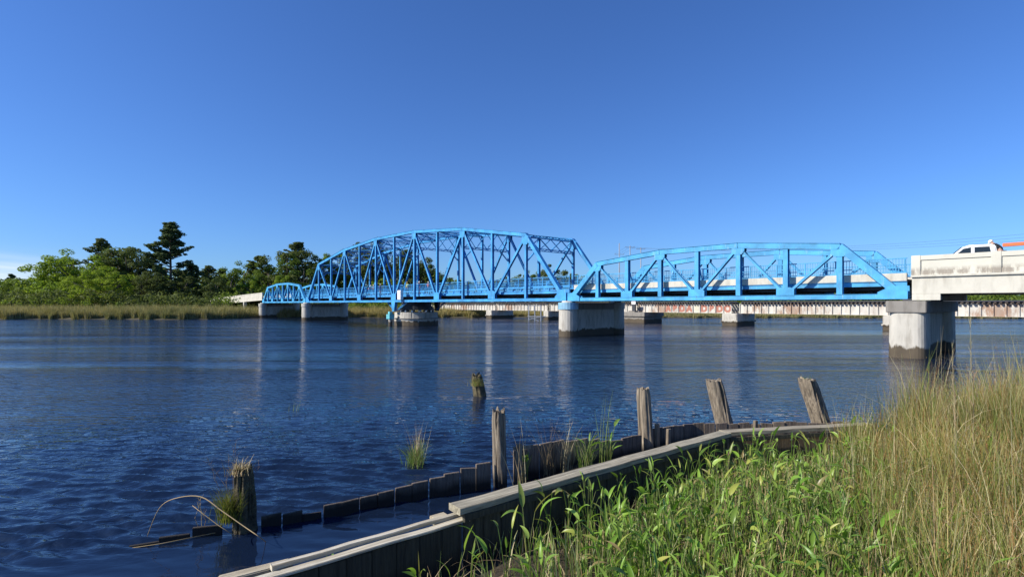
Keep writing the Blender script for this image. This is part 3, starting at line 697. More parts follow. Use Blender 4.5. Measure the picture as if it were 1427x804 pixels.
# ---------------------------------------------------------------- utility poles and wires
pole_tops = []
for (x, ty, Y, lab) in ((863, 339, 190, 'tall slim utility pole with a cross arm, leftmost of three beyond the right truss'), (878, 342.5, 196, 'tall slim utility pole, middle of three beyond the right truss'), (893, 345, 203, 'tall slim utility pole, rightmost of three beyond the right truss')):
    b0 = px(x, HY, Y); h = CAMH+(HY-ty)*Y/FPX
    root = empty('utility_pole', (b0.x, Y, .6)); tag(root, lab, 'utility pole', 'utility poles beyond the bridge')
    m = MB(); m.tube([(0,0,-.6), (0,0,h-.6)], [.26,.15], 10); m.build('pole', POLE, root, smooth=True)
    m = MB(); 
    az_ = h-4.6 if lab.find('leftmost') > 0 else h-1.2
    m.beam((-1.7,0,az_), (1.7,0,az_), .12, .14)
    m.build('cross_arm', POLE, root)
    for s_ in (-1.5, 0, 1.5):
        m = MB(); m.tube([(s_,0,az_+.07), (s_,0,az_+.35)], .06, 8); m.build('insulator', CHROME, root)
    pole_tops.append((b0.x, Y, .6+az_+.35))
for i, s_ in enumerate((-1.5, 0, 1.5)):
    a = Vector(pole_tops[2])+Vector((s_,0,0)); q = px(1475, 322+i*5, 150)
    pts = [a.lerp(q, t)-Vector((0,0,2.2*4*t*(1-t))) for t in np.linspace(0,1,28)]
    m = MB(); m.tube(pts, .028, 5); o = m.build('power_line', WIRE); tag(o, '%s power line crossing the sky behind the right end of the bridge' % ('upper middle lower'.split()[i]), 'power line', 'power lines')
    for j in (0, 1):
        A = Vector(pole_tops[j])+Vector((s_,0,0)); B = Vector(pole_tops[j+1])+Vector((s_,0,0))
        m = MB(); m.tube([A.lerp(B, t)-Vector((0,0,.25*4*t*(1-t))) for t in np.linspace(0,1,8)], .02, 5); o = m.build('power_line', WIRE)
        tag(o, 'short %s wire between the %s two utility poles' % ('left middle right'.split()[i], ('leftmost', 'rightmost')[j]), 'power line', 'power lines')
# ---------------------------------------------------------------- trees
def leaf_cloud(centers, radii, per, size, rg, flat=1.0):
    """quads scattered through clumps; normals lean outward"""
    C = np.repeat(np.array(centers, float), per, 0); Rr = np.repeat(np.array(radii, float), per)
    n = len(C); d = rg.normal(size=(n,3)); d /= np.linalg.norm(d, axis=1)[:,None]
    r = Rr*(.45+.6*rg.random(n)**.6)
    P = C+d*r[:,None]*np.array([1,1,flat])
    nv = d+rg.normal(size=(n,3))*.5+np.array([0,0,.6]); nv /= np.linalg.norm(nv, axis=1)[:,None]
    t = np.cross(nv, rg.normal(size=(n,3))); t /= np.linalg.norm(t, axis=1)[:,None]; b_ = np.cross(nv, t)
    s1 = size*(.6+.8*rg.random(n))[:,None]; s2 = s1*(.45+.5*rg.random(n))[:,None]
    V = np.stack([P-t*s1*.5, P+b_*s2*.5, P+t*s1*.5+nv*s1*.12, P-b_*s2*.5], 1).reshape(-1,3)
    return V, np.arange(n*4).reshape(n,4)
def proto_broad(seed, h=1.0, spread=.36, nclump=46, per=190, low=.12, size=.021, full=False):
    """everything in units of the tree's height"""
    rg = np.random.default_rng(seed); cs = []; rd_ = []
    lobes = [(rg.uniform(-.5,.5)*spread, rg.uniform(-.5,.5)*spread, rg.uniform(.42,.80), rg.uniform(.16,.25)) for _ in range(7)]+[(0,0,.78,.2)]
    if full: lobes += [(rg.uniform(-.6,.6)*spread, rg.uniform(-.6,.6)*spread, rg.uniform(.15,.45), rg.uniform(.17,.26)) for _ in range(7)]
    for i in range(nclump):
        l = lobes[i % len(lobes)]; d = rg.normal(size=3); d /= np.linalg.norm(d); d[2] = d[2]*.85
        rr = l[3]*(.75+.35*rg.random()); c = np.array([l[0]+d[0]*rr*spread/.30, l[1]+d[1]*rr*spread/.30, l[2]+d[2]*rr])
        c[2] = np.clip(c[2], low, .95); cs.append(c); rd_.append(rg.uniform(.045,.085))
    for i in range(int(nclump*.35)):
        a = rg.random()*6.28; r = spread*rg.uniform(.5,1.0); cs.append(np.array([math.cos(a)*r, math.sin(a)*r, rg.uniform(low, .45)])); rd_.append(rg.uniform(.05,.085))
    V, F = leaf_cloud(cs, rd_, per, size, rg, .75)
    m = MB(); m.tube([(0,0,-.03),(.01,0,.2),(0,.01,.45),(.01,0,.75)], [.026,.020,.014,.005], 8)
    for c in cs[::2]:
        z0 = min(max(.12, c[2]-.22-rg.random()*.12), .6); q = Vector(c); p = Vector((0,0,z0)); mid = p.lerp(q,.5)+Vector((0,0,-.02)); m.tube([p, mid, q], [.010,.006,.002], 5)
    return (V, F), m
def proto_pine(seed, nt_=17, base=.32, size=.017, spread=.20, per=150):
    rg = np.random.default_rng(seed); cs = []; rd_ = []; m = MB()
    m.tube([(0,0,-.03),(.004,0,.35),(-.004,.003,.7),(0,0,.99)], [.016,.012,.008,.002], 8)
    for i in range(nt_):
        z = base+(.97-base)*(i/(nt_-1))**.9; prof = spread*(1-((z-base)/(1-base))**1.6)*(.55+.7*rg.random()) + .02
        if z < base+.12: prof *= .8
        for k in range(rg.integers(3, 6)):
            a = rg.random()*6.28; L = prof*(.6+.6*rg.random()); p = Vector((0,0,z-.03)); q = Vector((math.cos(a)*L, math.sin(a)*L, z+.02+.25*L*rg.random()))
            m.tube([p, p.lerp(q,.6)+Vector((0,0,-.006)), q], [.005,.003,.001], 5)
            for t in (.55, .85, 1.05):
                c = p.lerp(q, t); cs.append((c.x+rg.normal()*.012, c.y+rg.normal()*.012, c.z+.008)); rd_.append(rg.uniform(.018,.040))
    V, F = leaf_cloud(cs, rd_, per//2, size, rg, .5)
    return (V, F), m
PROTO = {}
def mk(kind, leafm, gen):
    (V, F), m = gen
    c = npmesh('crown', V, F, leafm); t = m.build('trunk', BARK, smooth=True, fix=False)
    me_c, me_t = c.data, t.data; bpy.data.objects.remove(c); bpy.data.objects.remove(t); PROTO[kind] = (me_c, me_t)
mk('oakA', LEAF_OAK, proto_broad(1)); mk('oakB', LEAF_OAK, proto_broad(2, spread=.42, low=.05)); mk('oakC', LEAF_DRK, proto_broad(3, spread=.30, nclump=50))
mk('briA', LEAF_BRI, proto_broad(4, spread=.34, low=.04)); mk('briB', LEAF_BRI, proto_broad(5, spread=.55, low=.03, nclump=40))
mk('fulA', LEAF_BRI, proto_broad(31, spread=.40, nclump=92, per=150, low=.03, full=True)); mk('fulB', LEAF_OAK, proto_broad(32, spread=.38, nclump=92, per=150, low=.03, full=True)); mk('fulC', LEAF_DRK, proto_broad(33, spread=.32, nclump=84, per=150, low=.03, full=True))
mk('drkA', LEAF_DRK, proto_broad(6, spread=.26, nclump=38, low=.25)); mk('gap', LEAF_DRK, proto_broad(8, spread=.36, nclump=30, low=.4, per=150))
mk('pineA', LEAF_PIN, proto_pine(20, 24, .22, spread=.25, per=210)); mk('pineB', LEAF_PIN, proto_pine(21, 13, .5, spread=.17)); mk('pineC', LEAF_DRK, proto_pine(22, 15, .42, spread=.24))
def tree(kind, x, ty, Y, label, name, wide=1.0, group='trees behind the far marsh', rz=None, ground=.6):
    b0 = px(x, HY, Y); h = (CAMH+(HY-ty)*Y/FPX-ground)*1.03
    root = empty(name, (b0.x, Y, ground), random.random()*6.28 if rz is None else rz)
    cat = 'shrub' if name == 'shrub' else 'tree'; tag(root, label, cat, group)
    for nm, me in zip(('crown', 'trunk'), PROTO[kind]):
        o = bpy.data.objects.new(nm, me); col.objects.link(o); o.parent = root; o.scale = (h*wide, h*wide, h)
        if nm == 'trunk': o.scale = (h*min(wide,1.3), h*min(wide,1.3), h)
T = [
 ('oakB',-34,388,205,'low green tree at the far left edge of the treeline','broadleaf_tree',1.3),
 ('briA',2,389,215,'small light green tree at the left edge, under the thin cloud','broadleaf_tree',1.3),
 ('oakA',26,386,210,'low round oak in the left treeline, second in from the picture edge','broadleaf_tree',1.4),
 ('pineB',16,384,225,'short pine top poking above the low left treeline','pine_tree',1.2),
 ('fulB',52,388,200,'low green tree left of the big bright tree','broadleaf_tree',1.3),
 ('pineC',60,385,215,'small dark pine just left of the big bright tree','pine_tree',1.2),
 ('briB',74,398,165,'yellow green bushy tree at the left foot of the big bright tree','broadleaf_tree',1.0),
 ('fulA',104,348,158,'big bright green tree at the left shoulder of the tall group','broadleaf_tree',1.4),
 ('fulB',134,339,166,'tall broad oak at the middle of the left tree group','broadleaf_tree',1.35),
 ('fulA',88,372,160,'rounded bright green tree leaning out at the left end of the tall group','broadleaf_tree',1.3),
 ('fulA',118,356,156,'full bright green tree filling the middle of the left tree group','broadleaf_tree',1.3),
 ('pineC',141,337,172,'dark flat topped pine rising behind the broad oak','pine_tree',.9),
 ('fulA',120,378,148,'low bright green tree in front of the broad oak','broadleaf_tree',1.35),
 ('fulA',150,372,146,'bright rounded tree at the water meadow edge, left of the dark oak','broadleaf_tree',1.3),
 ('fulC',178,343,165,'dark tall oak between the broad oak and the tall pine','broadleaf_tree',1.4),
 ('gap',193,340,172,'thin dark tree with an open crown just left of the tall pine','broadleaf_tree',.7),
 ('fulC',206,376,155,'dark bushy tree at the left foot of the tall pine','broadleaf_tree',1.3),
 ('pineA',238,316,165,'tallest pine, its crown standing alone above the left treeline','pine_tree',1.15),
 ('fulC',226,386,158,'dark low tree beneath the tallest pine','broadleaf_tree',1.4),
 ('fulC',254,382,160,'dark tree at the right foot of the tallest pine','broadleaf_tree',1.4),
 ('pineB',268,372,170,'small pine right of the tallest pine','pine_tree',1.4),
 ('fulB',276,385,165,'dark green oak in the dip right of the tallest pine','broadleaf_tree',1.2),
 ('pineC',291,373,175,'rounded pine above the dip, left of the concrete approach','pine_tree',1.2),
 ('drkA',300,384,160,'low dark tree left of the concrete approach','broadleaf_tree',1.3),
 ('pineB',310,377,185,'narrow pine over the left end of the concrete approach','pine_tree',1.2),
 ('fulB',322,372,180,'grey green oak over the left end of the concrete approach','broadleaf_tree',1.1),
 ('fulB',340,363,184,'round oak behind the concrete approach','broadleaf_tree',1.0),
 ('briB',352,386,170,'light green low tree behind the concrete approach','broadleaf_tree',.8),
 ('pineC',362,360,188,'dark pine above the small truss','pine_tree',1.3),
 ('fulB',374,366,182,'wide green oak behind the small truss','broadleaf_tree',1.0),
 ('gap',402,332,186,'tall spreading tree with bare grey limbs showing, behind the small truss','broadleaf_tree',1.0),
 ('pineC',414,342,190,'dark topped pine leaning out right of the tall spreading tree','pine_tree',1.1),
 ('fulB',424,356,184,'full green oak just left of the tall truss','broadleaf_tree',1.0),
 ('briA',394,384,172,'bright green tree low under the tall spreading tree','broadleaf_tree',.8),
 ('briA',447,356,195,'light green tree top behind the first post of the tall truss','broadleaf_tree',.7),
 ('oakA',470,350,200,'oak seen through the left panels of the tall truss','broadleaf_tree',.9),
 ('gap',497,331,205,'greyish open tree top rising just above the arched chord','broadleaf_tree',.8),
 ('oakC',519,330,200,'dark tree top rising just above the arched chord, right of the grey one','broadleaf_tree',.8),
 ('drkA',545,345,200,'dark tree seen through the truss left of the white cabinet','broadleaf_tree',1.2),
 ('pineB',568,352,205,'pine seen through the truss over the white cabinet','pine_tree',1.3),
 ('oakC',590,358,200,'dark tree seen through the truss, last of the tall ones','broadleaf_tree',.9),
 ('oakA',607,380,205,'lower tree stepping down right of the tall ones in the truss','broadleaf_tree',.9),
 ('briB',520,392,178,'light green low tree behind the workers','broadleaf_tree',.9),
 ('oakB',556,388,180,'low green tree behind the white cabinet','broadleaf_tree',.9),
 ('pineB',628,389,230,'small far pine seen in the middle of the tall truss','pine_tree',1.1),
 ('oakA',643,390,240,'small far oak seen in the middle of the tall truss','broadleaf_tree',.9),
 ('oakC',700,385,245,'far dark tree low in the right panels of the tall truss','broadleaf_tree',1.1),
 ('gap',722,378,240,'far open tree in the right panels of the tall truss','broadleaf_tree',1.0),
 ('oakB',742,376,245,'far wide tree left of the last tall truss panel','broadleaf_tree',1.0),
 ('gap',770,363,240,'far round grey tree framed in the last panel of the tall truss','broadleaf_tree',1.05),
 ('oakA',790,378,245,'far tree low at the joint of the tall truss and the right truss','broadleaf_tree',.9),
]
for k, x, ty, Y, lab, nm, wd in T: tree(k, x, ty, Y, lab, nm, wd, rz=2.1 if lab.startswith('tallest') else None)
# undergrowth and the continuous far wood
wr_ = np.random.default_rng(5)
def wood(name, xs_px, Y0, Y1, tops, n, leafm, label, rad=(1.0,2.2), per=42, size=.7, zlow=.3):
    cs = []; rd_ = []
    for i in range(n):
        x = wr_.uniform(*xs_px); Y = wr_.uniform(Y0, Y1); top = np.interp(x, *tops); h = (CAMH+(HY-top)*Y/FPX)
        h *= .80+.2*wr_.random()+.10*math.sin(x*.31)+.05*math.sin(x*.9); z = zlow+(h-zlow)*wr_.random()**.7; p = px(x, HY, Y); cs.append((p.x, Y, z)); rd_.append(wr_.uniform(*rad))
    V, F = leaf_cloud(cs, rd_, per, size, wr_, .8); tag(npmesh(name, V, F, leafm), label, 'woodland', kind='stuff')
wood('undergrowth', (-80,312), 136, 152, ([-80,60,100,200,312],[408,406,404,410,416]), 560, LEAF_DRK, 'low bushes along the back edge of the left marsh', size=.5)
wood('undergrowth', (-80,170), 133, 142, ([-80,60,100,170],[416,415,414,420]), 120, LEAF_OAK, 'pale green scrub along the back edge of the left marsh', (.6,1.3), size=.4)
wood('woodland', (-80,650), 190, 260, ([-80,80,100,260,300,440,600,650],[392,390,375,380,384,372,372,396]), 1500, LEAF_OAK, 'continuous dark green wood behind the separate trees on the left', (1.6,3.6), size=.9)
wood('undergrowth', (300,640), 139, 165, ([300,640],[412,414]), 600, LEAF_OAK, 'bushes on the far bank under and behind the bridge', size=.5)
wood('woodland', (610,830), 240, 300, ([610,680,720,830],[394,396,388,388]), 420, LEAF_OAK, 'low far wood seen through the right panels of the tall truss', (1.6,3.2), size=1.0)
wood('woodland', (800,1700), 300, 420, ([800,900,1300,1700],[404,408,407,405]), 1900, LEAF_OAK, 'thin far treeline under the deck of the right spans', (2.,4.), size=1.3)
# ---------------------------------------------------------------- vehicles and people on the deck
def skin_person(name, joints, edges, M, parent=None):
    me = bpy.data.meshes.new(name); me.from_pydata([j[:3] for j in joints], edges, []); o = bpy.data.objects.new(name, me); col.objects.link(o)
    md = o.modifiers.new('s', 'SKIN'); sb = o.modifiers.new('u', 'SUBSURF'); sb.levels = 1; sb.render_levels = 1
    for i, j in enumerate(joints): me.skin_vertices[0].data[i].radius = (j[3], j[4] if len(j) > 4 else j[3])
    me.skin_vertices[0].data[0].use_root = True
    dg = bpy.context.evaluated_depsgraph_get(); dg.update(); m2_ = bpy.data.meshes.new_from_object(o.evaluated_get(dg)); bpy.data.objects.remove(o)
    m2_.materials.clear(); m2_.materials.append(M); m2_.polygons.foreach_set('use_smooth', [True]*len(m2_.polygons))
    o = bpy.data.objects.new(name, m2_); col.objects.link(o); o.parent = parent; return o
def person(loc, rz, label, hat, vest, trousers, bend=0.0, arm=(.3,.1), armR=(.1,-.1), skin=SKIN, group='workers on the bridge', hatless=False):
    """faces +x locally; bend leans the trunk forward, arms given as (forward, up) reach of the hands"""
    root = empty('person', loc, rz); tag(root, label, 'person', group)
    def sp(l): return (math.sin(bend)*l, 0, .95+math.cos(bend)*l)
    hip = (0,0,.95); ch = sp(.32); nk = sp(.56); hd = sp(.68); tp = sp(.78)
    jo = [(*hip,.13,.16), (*sp(.16),.12,.15), (*ch,.13,.17), (*nk,.065,.07), (*hd,.085,.075), (*tp,.07,.065)]
    ed = [(0,1),(1,2),(2,3),(3,4),(4,5)]
    for s_, (af, au) in ((1, arm), (-1, armR)):
        sh = (sp(.47)[0], s_*.19, sp(.47)[2]); hand = (sh[0]+af, s_*.24, sh[2]-.5+au); el_ = ((sh[0]+hand[0])/2-.06, s_*.26, (sh[2]+hand[2])/2-.06)
        b_ = len(jo); jo += [(*sh,.06,.06), (*el_,.043,.043), (*hand,.03,.03)]; ed += [(2,b_),(b_,b_+1),(b_+1,b_+2)]
        for k in range(4):        # fingers and, set off to the side, the thumb
            a = hand; jo.append((a[0]+.07, a[1]+(-.03+.02*k), a[2]-.07+.006*(k % 2), .009, .009)); ed.append((b_+2, len(jo)-1))
        jo.append((hand[0]+.05, hand[1]-s_*.05, hand[2]-.01, .011, .011)); ed.append((b_+2, len(jo)-1))
        b_ = len(jo); jo += [(.0, s_*.10, .86, .09,.09), (.03, s_*.11, .48, .062,.062), (-.02, s_*.12, .09, .045,.045), (.14, s_*.13, .04, .04,.05)]; ed += [(0,b_),(b_,b_+1),(b_+1,b_+2),(b_+2,b_+3)]
    body = skin_person('body', jo, ed, skin, root)
    # nose, ears on the same head
    for nm, M, rr, js in (('shirt', vest, .022, [0,1,2]), ('trousers', trousers, .015, None)):
        if js: jj = [(*hip,.14,.175), (*sp(.16),.135,.165), (*ch,.15,.185), (*sp(.50),.09,.12)]; ee = [(0,1),(1,2),(2,3)]
        else: jj = [(0,0,.97,.14,.17)]; ee = []
        if js:
            for s_, (af, au) in ((1, arm), (-1, armR)):
                sh = (sp(.47)[0], s_*.19, sp(.47)[2]); hand = (sh[0]+af, s_*.24, sh[2]-.5+au); el_ = ((sh[0]+hand[0])/2-.06, s_*.26, (sh[2]+hand[2])/2-.06)
                b_ = len(jj); jj += [(*sh,.078,.078), (*el_,.058,.058), (*[el_[q]*.45+hand[q]*.55 for q in range(3)],.048,.048)]; ee += [(2,b_),(b_,b_+1),(b_+1,b_+2)]
        else:
            for s_ in (1,-1):
                b_ = len(jj); jj += [(0, s_*.10, .86, .11,.11), (.03, s_*.11, .48, .082,.082), (-.02, s_*.12, .10, .066,.066)]; ee += [(0,b_),(b_,b_+1),(b_+1,b_+2)]
        skin_person(nm, jj, ee, M, root)
    m = MB()
    for s_ in (1,-1): m.box(-.08, .19, s_*.13-.05, s_*.13+.05, 0, .10)
    m.build('boots', CLOTHD, root, bevel=.02)
    if hat is not None:
        m = MB(); n = 18; lv = [(0,1.0),(.05,.98),(.09,.82),(.125,.5),(.14,.12)]
        m.column([(.125*math.cos(2*math.pi*k/n), .105*math.sin(2*math.pi*k/n)) for k in range(n)], lv)
        m.column([(.155*math.cos(2*math.pi*k/n)+.02, .12*math.sin(2*math.pi*k/n)) for k in range(n)], [(-.012,1),(-.001,1)])
        h = m.build('hard_hat', hat, root, smooth=True, loc=(hd[0]+math.sin(bend)*.06, 0, hd[2]+math.cos(bend)*.05), rot=(0, bend*.8, 0))
    return root
def deck_pt(xpx, w_):          # where the deck line w_ passes behind picture column xpx
    k = (xpx-CX)/FPX; ox = P0.x+WXx*w_; oy = P0.y+WYy*w_; return (ox-k*oy)/(k*UY-UX)
RZ = ROT
def worker(xpx, w_, face, *a, **k): return person(bp(deck_pt(xpx, w_), w_, ROAD), RZ+face, *a, **k)
worker(500, 2.0, 1.2, 'worker standing alone, farthest left of those on the tall truss deck', HATW, VESTO, CLOTHN, .15)
worker(514, 2.2, .3, 'worker in orange bending forward in the left half of the tall truss', HATW, VESTO, CLOTHN, .55, arm=(.4,.2))
worker(521, 2.4, 2.9, 'worker in a pale shirt and white hard hat close beside the bending one', HATW, CLOTHG, CLOTHN, .35, arm=(.35,.2))
worker(530, 2.1, 2.2, 'worker in orange standing just left of the middle posts of the tall truss', HATW, VESTO, CLOTHG, .05)
worker(556, 2.6, -1.6, 'worker in dark blue just left of the white cabinet', HATW, CLOTHN, CLOTHN, .05)
worker(568, 1.6, -1.2, 'worker in a yellow vest standing above the white cabinet', HATY, VESTY, CLOTHN, .1, arm=(.35,.35))
worker(585, 2.0, -2.4, 'worker in a pale jacket reaching up right of the yellow vest', HATW, CLOTHG, CLOTHG, .1, arm=(.3,.6), armR=(.3,.5))
worker(597, 2.6, 2.6, 'worker in orange with a bowed head, rightmost of the group on the tall truss', HATW, VESTO, CLOTHN, .3)
# pickup on the concrete approach
TU = deck_pt(1357, 2.35); root = anchor('pickup_truck', TU, 2.35, ROAD)
tag(root, 'white four door pickup truck behind the concrete parapet at the right edge', 'truck')
def prof(n_, pts, y0, y1, M, bevel=.03, parent=root): m = MB(); m.prism(pts, y0, y1); return m.build(n_, M, parent, bevel=bevel)
# local x is positive toward the picture's right = the truck's tail; front faces -x
lower = [(-2.55,.45),(-2.62,.75),(-2.5,1.02),(-1.15,1.20),(1.18,1.22),(1.20,.45)]
prof('body', lower, -.95, .95, WHITEP, .06)
cabp = [(-1.10,1.19),(-.42,1.84),(-.15,1.93),(.85,1.93),(1.06,1.86),(1.14,1.21)]
cab_ = prof('cab', cabp, -.80, .80, WHITEP, .05)
for s_ in (-1, 1):
    y = s_*.803
    prof('window', [(-.86,1.26),(-.36,1.74),(-.02,1.80),(-.02,1.26)], y-.006, y+.006, GLASS, 0); prof('window', [(.14,1.26),(.14,1.80),(.80,1.79),(.90,1.26)], y-.006, y+.006, GLASS, 0)
    y = s_*.952
    for x0, x1 in ((-1.0,.02), (.06,1.1)):
        dr_ = prof('door', [(x0,.55),(x0,1.15),(x1,1.15),(x1,.55)], y-.006, y+.006, WHITEP, 0); m = MB(); m.box(x1-.22, x1-.06, y+s_*.012-.01, y+s_*.012+.01, 1.02, 1.06); m.build('handle', BLACKP, dr_)
    m = MB(); m.box(-.98, -.84, s_*1.0-.0, s_*1.0+s_*.2, 1.20, 1.40) if s_ > 0 else m.box(-.98, -.84, -1.2, -1.0, 1.20, 1.40); m.box(-.93, -.88, min(s_*.85,s_*1.02), max(s_*.85,s_*1.02), 1.22, 1.27); m.build('mirror', BLACKP, root, bevel=.02)
    m = MB(); m.box(-2.60, -2.50, s_*.72-.16, s_*.72+.16, .78, .98); m.build('headlight', LAMPW, root)
    m = MB(); m.box(2.97, 3.02, s_*.88-.07, s_*.88+.07, .8, 1.15); m.build('tail_light', LAMPR, root)
m = MB(); m.prism([(-1.085,1.235),(-.445,1.838),(-.475,1.862),(-1.115,1.259)], -.70, .70); m.build('windscreen', GLASS, root)
m = MB(); m.box(-.25, .05, -.12, .12, 1.94, 2.0); m.build('roof_beacon', WHITEP, root, bevel=.02)
m = MB(); m.box(1.22, 3.0, -.95, -.86, .55, 1.22); m.box(1.22, 3.0, .86, .95, .55, 1.22); m.box(2.92, 3.0, -.86, .86, .55, 1.20); m.box(1.22, 2.92, -.86, .86, .55, .68); m.build('cargo_bed', WHITEP, root, bevel=.02)
m = MB(); m.box(-2.66, -2.56, -.5, .5, .62, .98); m.build('grille', BLACKP, root); m = MB(); m.box(-2.74, -2.6, -.92, .92, .40, .60); m.box(3.0, 3.12, -.92, .92, .42, .60); m.build('bumper', CHROME, root, bevel=.03)
for x in (-1.75, 2.15):
    for s_ in (-1, 1):
        o = empty('wheel', (x, s_*.86, .38), 0, root); n = 28
        m = MB(); ring_ = [(math.cos(2*math.pi*k/n), math.sin(2*math.pi*k/n)) for k in range(n)]
        for r0, r1 in ((.38,.25),):
            v = [(c*r, y, s*r) for y in (-.11,.11) for r in (r0, r1) for c, s in ring_]; f = []
            for k in range(n):
                k2 = (k+1) % n; f += [(k,k2,2*n+k2,2*n+k), (n+k,n+k2,3*n+k2,3*n+k), (k,k2,n+k2,n+k), (2*n+k,2*n+k2,3*n+k2,3*n+k)]
            m.add(v, f)
        m.build('tyre', RUBBER, o); m = MB()
        m.tube([(0,-.07,0),(0,.07,0)], .25, 20); m.build('rim', CHROME, o)
# orange boom lift just behind the truck, arm lowered along the deck
root = anchor('boom_lift', TU-4.35, 2.6, ROAD-.08); tag(root, 'orange boom of a lift lying level behind the white pickup, running off the right edge', 'lift')
m = MB(); m.beam((-3.1, 0, 1.98), (3.2, 0, 2.08), .18, .2); m.build('boom', ORANGE, root, bevel=.02)
m = MB(); m.beam((.2, 0, 2.1), (3.4, 0, 2.14), .24, .28); m.build('outer_boom', ORANGE, root, bevel=.02)
m = MB(); m.box(2.2, 4.2, -.8, .8, .55, 1.5); m.box(3.0, 3.8, -.25, .25, 1.5, 2.2); m.build('turret', ORANGE, root, bevel=.05)
m = MB(); m.box(1.8, 4.4, -.9, .9, .35, .6); m.build('chassis', DARKST, root, bevel=.03)
for x in (2.1, 4.1):
    for s_ in (-1, 1): m = MB(); m.tube([(x, s_*.85, .4), (x, s_*1.1, .4)], .4, 24); m.build('wheel', RUBBER, root)
uw = deck_pt(1396, 1.75)
person(bp(uw, 1.75, ROAD+.58), RZ+math.pi-.3, 'worker in black with a white hard hat leaning forward at the back of the pickup', HATW, CLOTHD, CLOTHN, .75, arm=(.35,.05), armR=(.3,.0), group='workers on the bridge')
m = MB(); m.box(-.45, .45, -.35, .35, 0, .58); o = anchor('equipment_crate', uw, 1.75, ROAD); tag(o, 'low dark crate behind the pickup, under the feet of the leaning worker', 'crate'); m.build('crate_body', DARKST, o, bevel=.02)
# ---------------------------------------------------------------- old timber bulkheads
pr = np.random.default_rng(21)
def pile(name, base, top, r, label, M=POSTW, rough=.10, flare=0.0, seed=1, group='weathered wooden piles', jag=.05):
    """old round pile: fluted, split and broken at the top; base/top are world points of its axis"""
    b0 = Vector((base[0], base[1], 0)); root_loc = b0; axis = Vector(top)-b0; n = 72; rows = 40; rg = np.random.default_rng(seed)
    ph = rg.random(9)*6.28; V = []; F = []
    grooves = [(rg.random()*6.28, rg.uniform(.04,.10), rg.uniform(.16,.42)) for _ in range(12)]
    for j in range(rows):
        t = j/(rows-1); zt = -.5/axis.length*(1-t)+t if j else -.5/axis.length
        t2 = -.4+1.4*t
        for i in range(n):
            a = 2*math.pi*i/n; rr = r*(1+flare*(.5-t2)+.05*math.sin(3*a+ph[0]+t2)+.04*math.sin(5*a+ph[1]-2*t2)+.03*math.sin(11*a+ph[2]+3*t2))
            for g0, gw_, gd in grooves:
                da = (a-g0-.25*math.sin(t2*2.2+g0)+math.pi) % (2*math.pi)-math.pi; rr -= r*gd*math.exp(-(da/gw_)**2)*(.55+.45*math.sin(t2*7+g0*3))
            rr += r*rough*.35*noise.noise(Vector((math.cos(a)*3, math.sin(a)*3, t2*3+seed)))
            if t > .93: rr *= 1-.10*(t-.93)/.07
            p = axis*t2 + Vector((math.cos(a)*rr, math.sin(a)*rr, 0))
            if j == rows-1: p.z += jag*noise.noise(Vector((math.cos(a)*2.2+seed, math.sin(a)*2.2, 0)))*1.6
            V.append(p)
    for j in range(rows-1):
        for i in range(n): F.append((j*n+i, j*n+(i+1)%n, (j+1)*n+(i+1)%n, (j+1)*n+i))
    base_i = (rows-1)*n; V += [axis*1.0+(V[base_i+i]-axis)*.5+Vector((0,0,-.02+.03*noise.noise(Vector((i*.7,seed,0))))) for i in range(n)]; V.append(axis*1.0+Vector((0,0,-.03)))
    for i in range(n): F.append((base_i+i, base_i+(i+1)%n, base_i+n+(i+1)%n, base_i+n+i)); F.append((base_i+n+i, base_i+n+(i+1)%n, len(V)-1))
    m = MB(); m.add(V, F); o = m.build(name, M, smooth=False, loc=root_loc); tag(o, label, 'post', group); return o
P1 = (-3.80, 7.55)
stump = pile('wooden_pile', P1, (P1[0]-.02, P1[1], .86), .138, 'squat mossy pile stump at lower left with grass spilling down its left side', MOSS, .3, .35, 3, jag=.10)
pile('wooden_pile', (-.20, 9.35), (-.235, 9.35, 1.33), .118, 'splintered slim pile in the middle of the near timber wall', POSTW, .25, .0, 5, jag=.08)
pile('wooden_pile', (2.88, 11.35), (2.80, 11.35, 1.40), .150, 'upright grey pile just left of the bend in the cap board', POSTW, .15, .12, 7)
pile('wooden_pile', (5.15, 12.62), (4.80, 12.62, 1.40), .195, 'leaning pile with a pale streak, between the upright pile and the rightmost one', POSTW, .15, .05, 9)
pile('wooden_pile', (7.55, 12.75), (7.02, 12.65, 1.42), .205, 'rightmost leaning pile with a bleached top, beside the tall rushes', POSTW, .12, .0, 13)
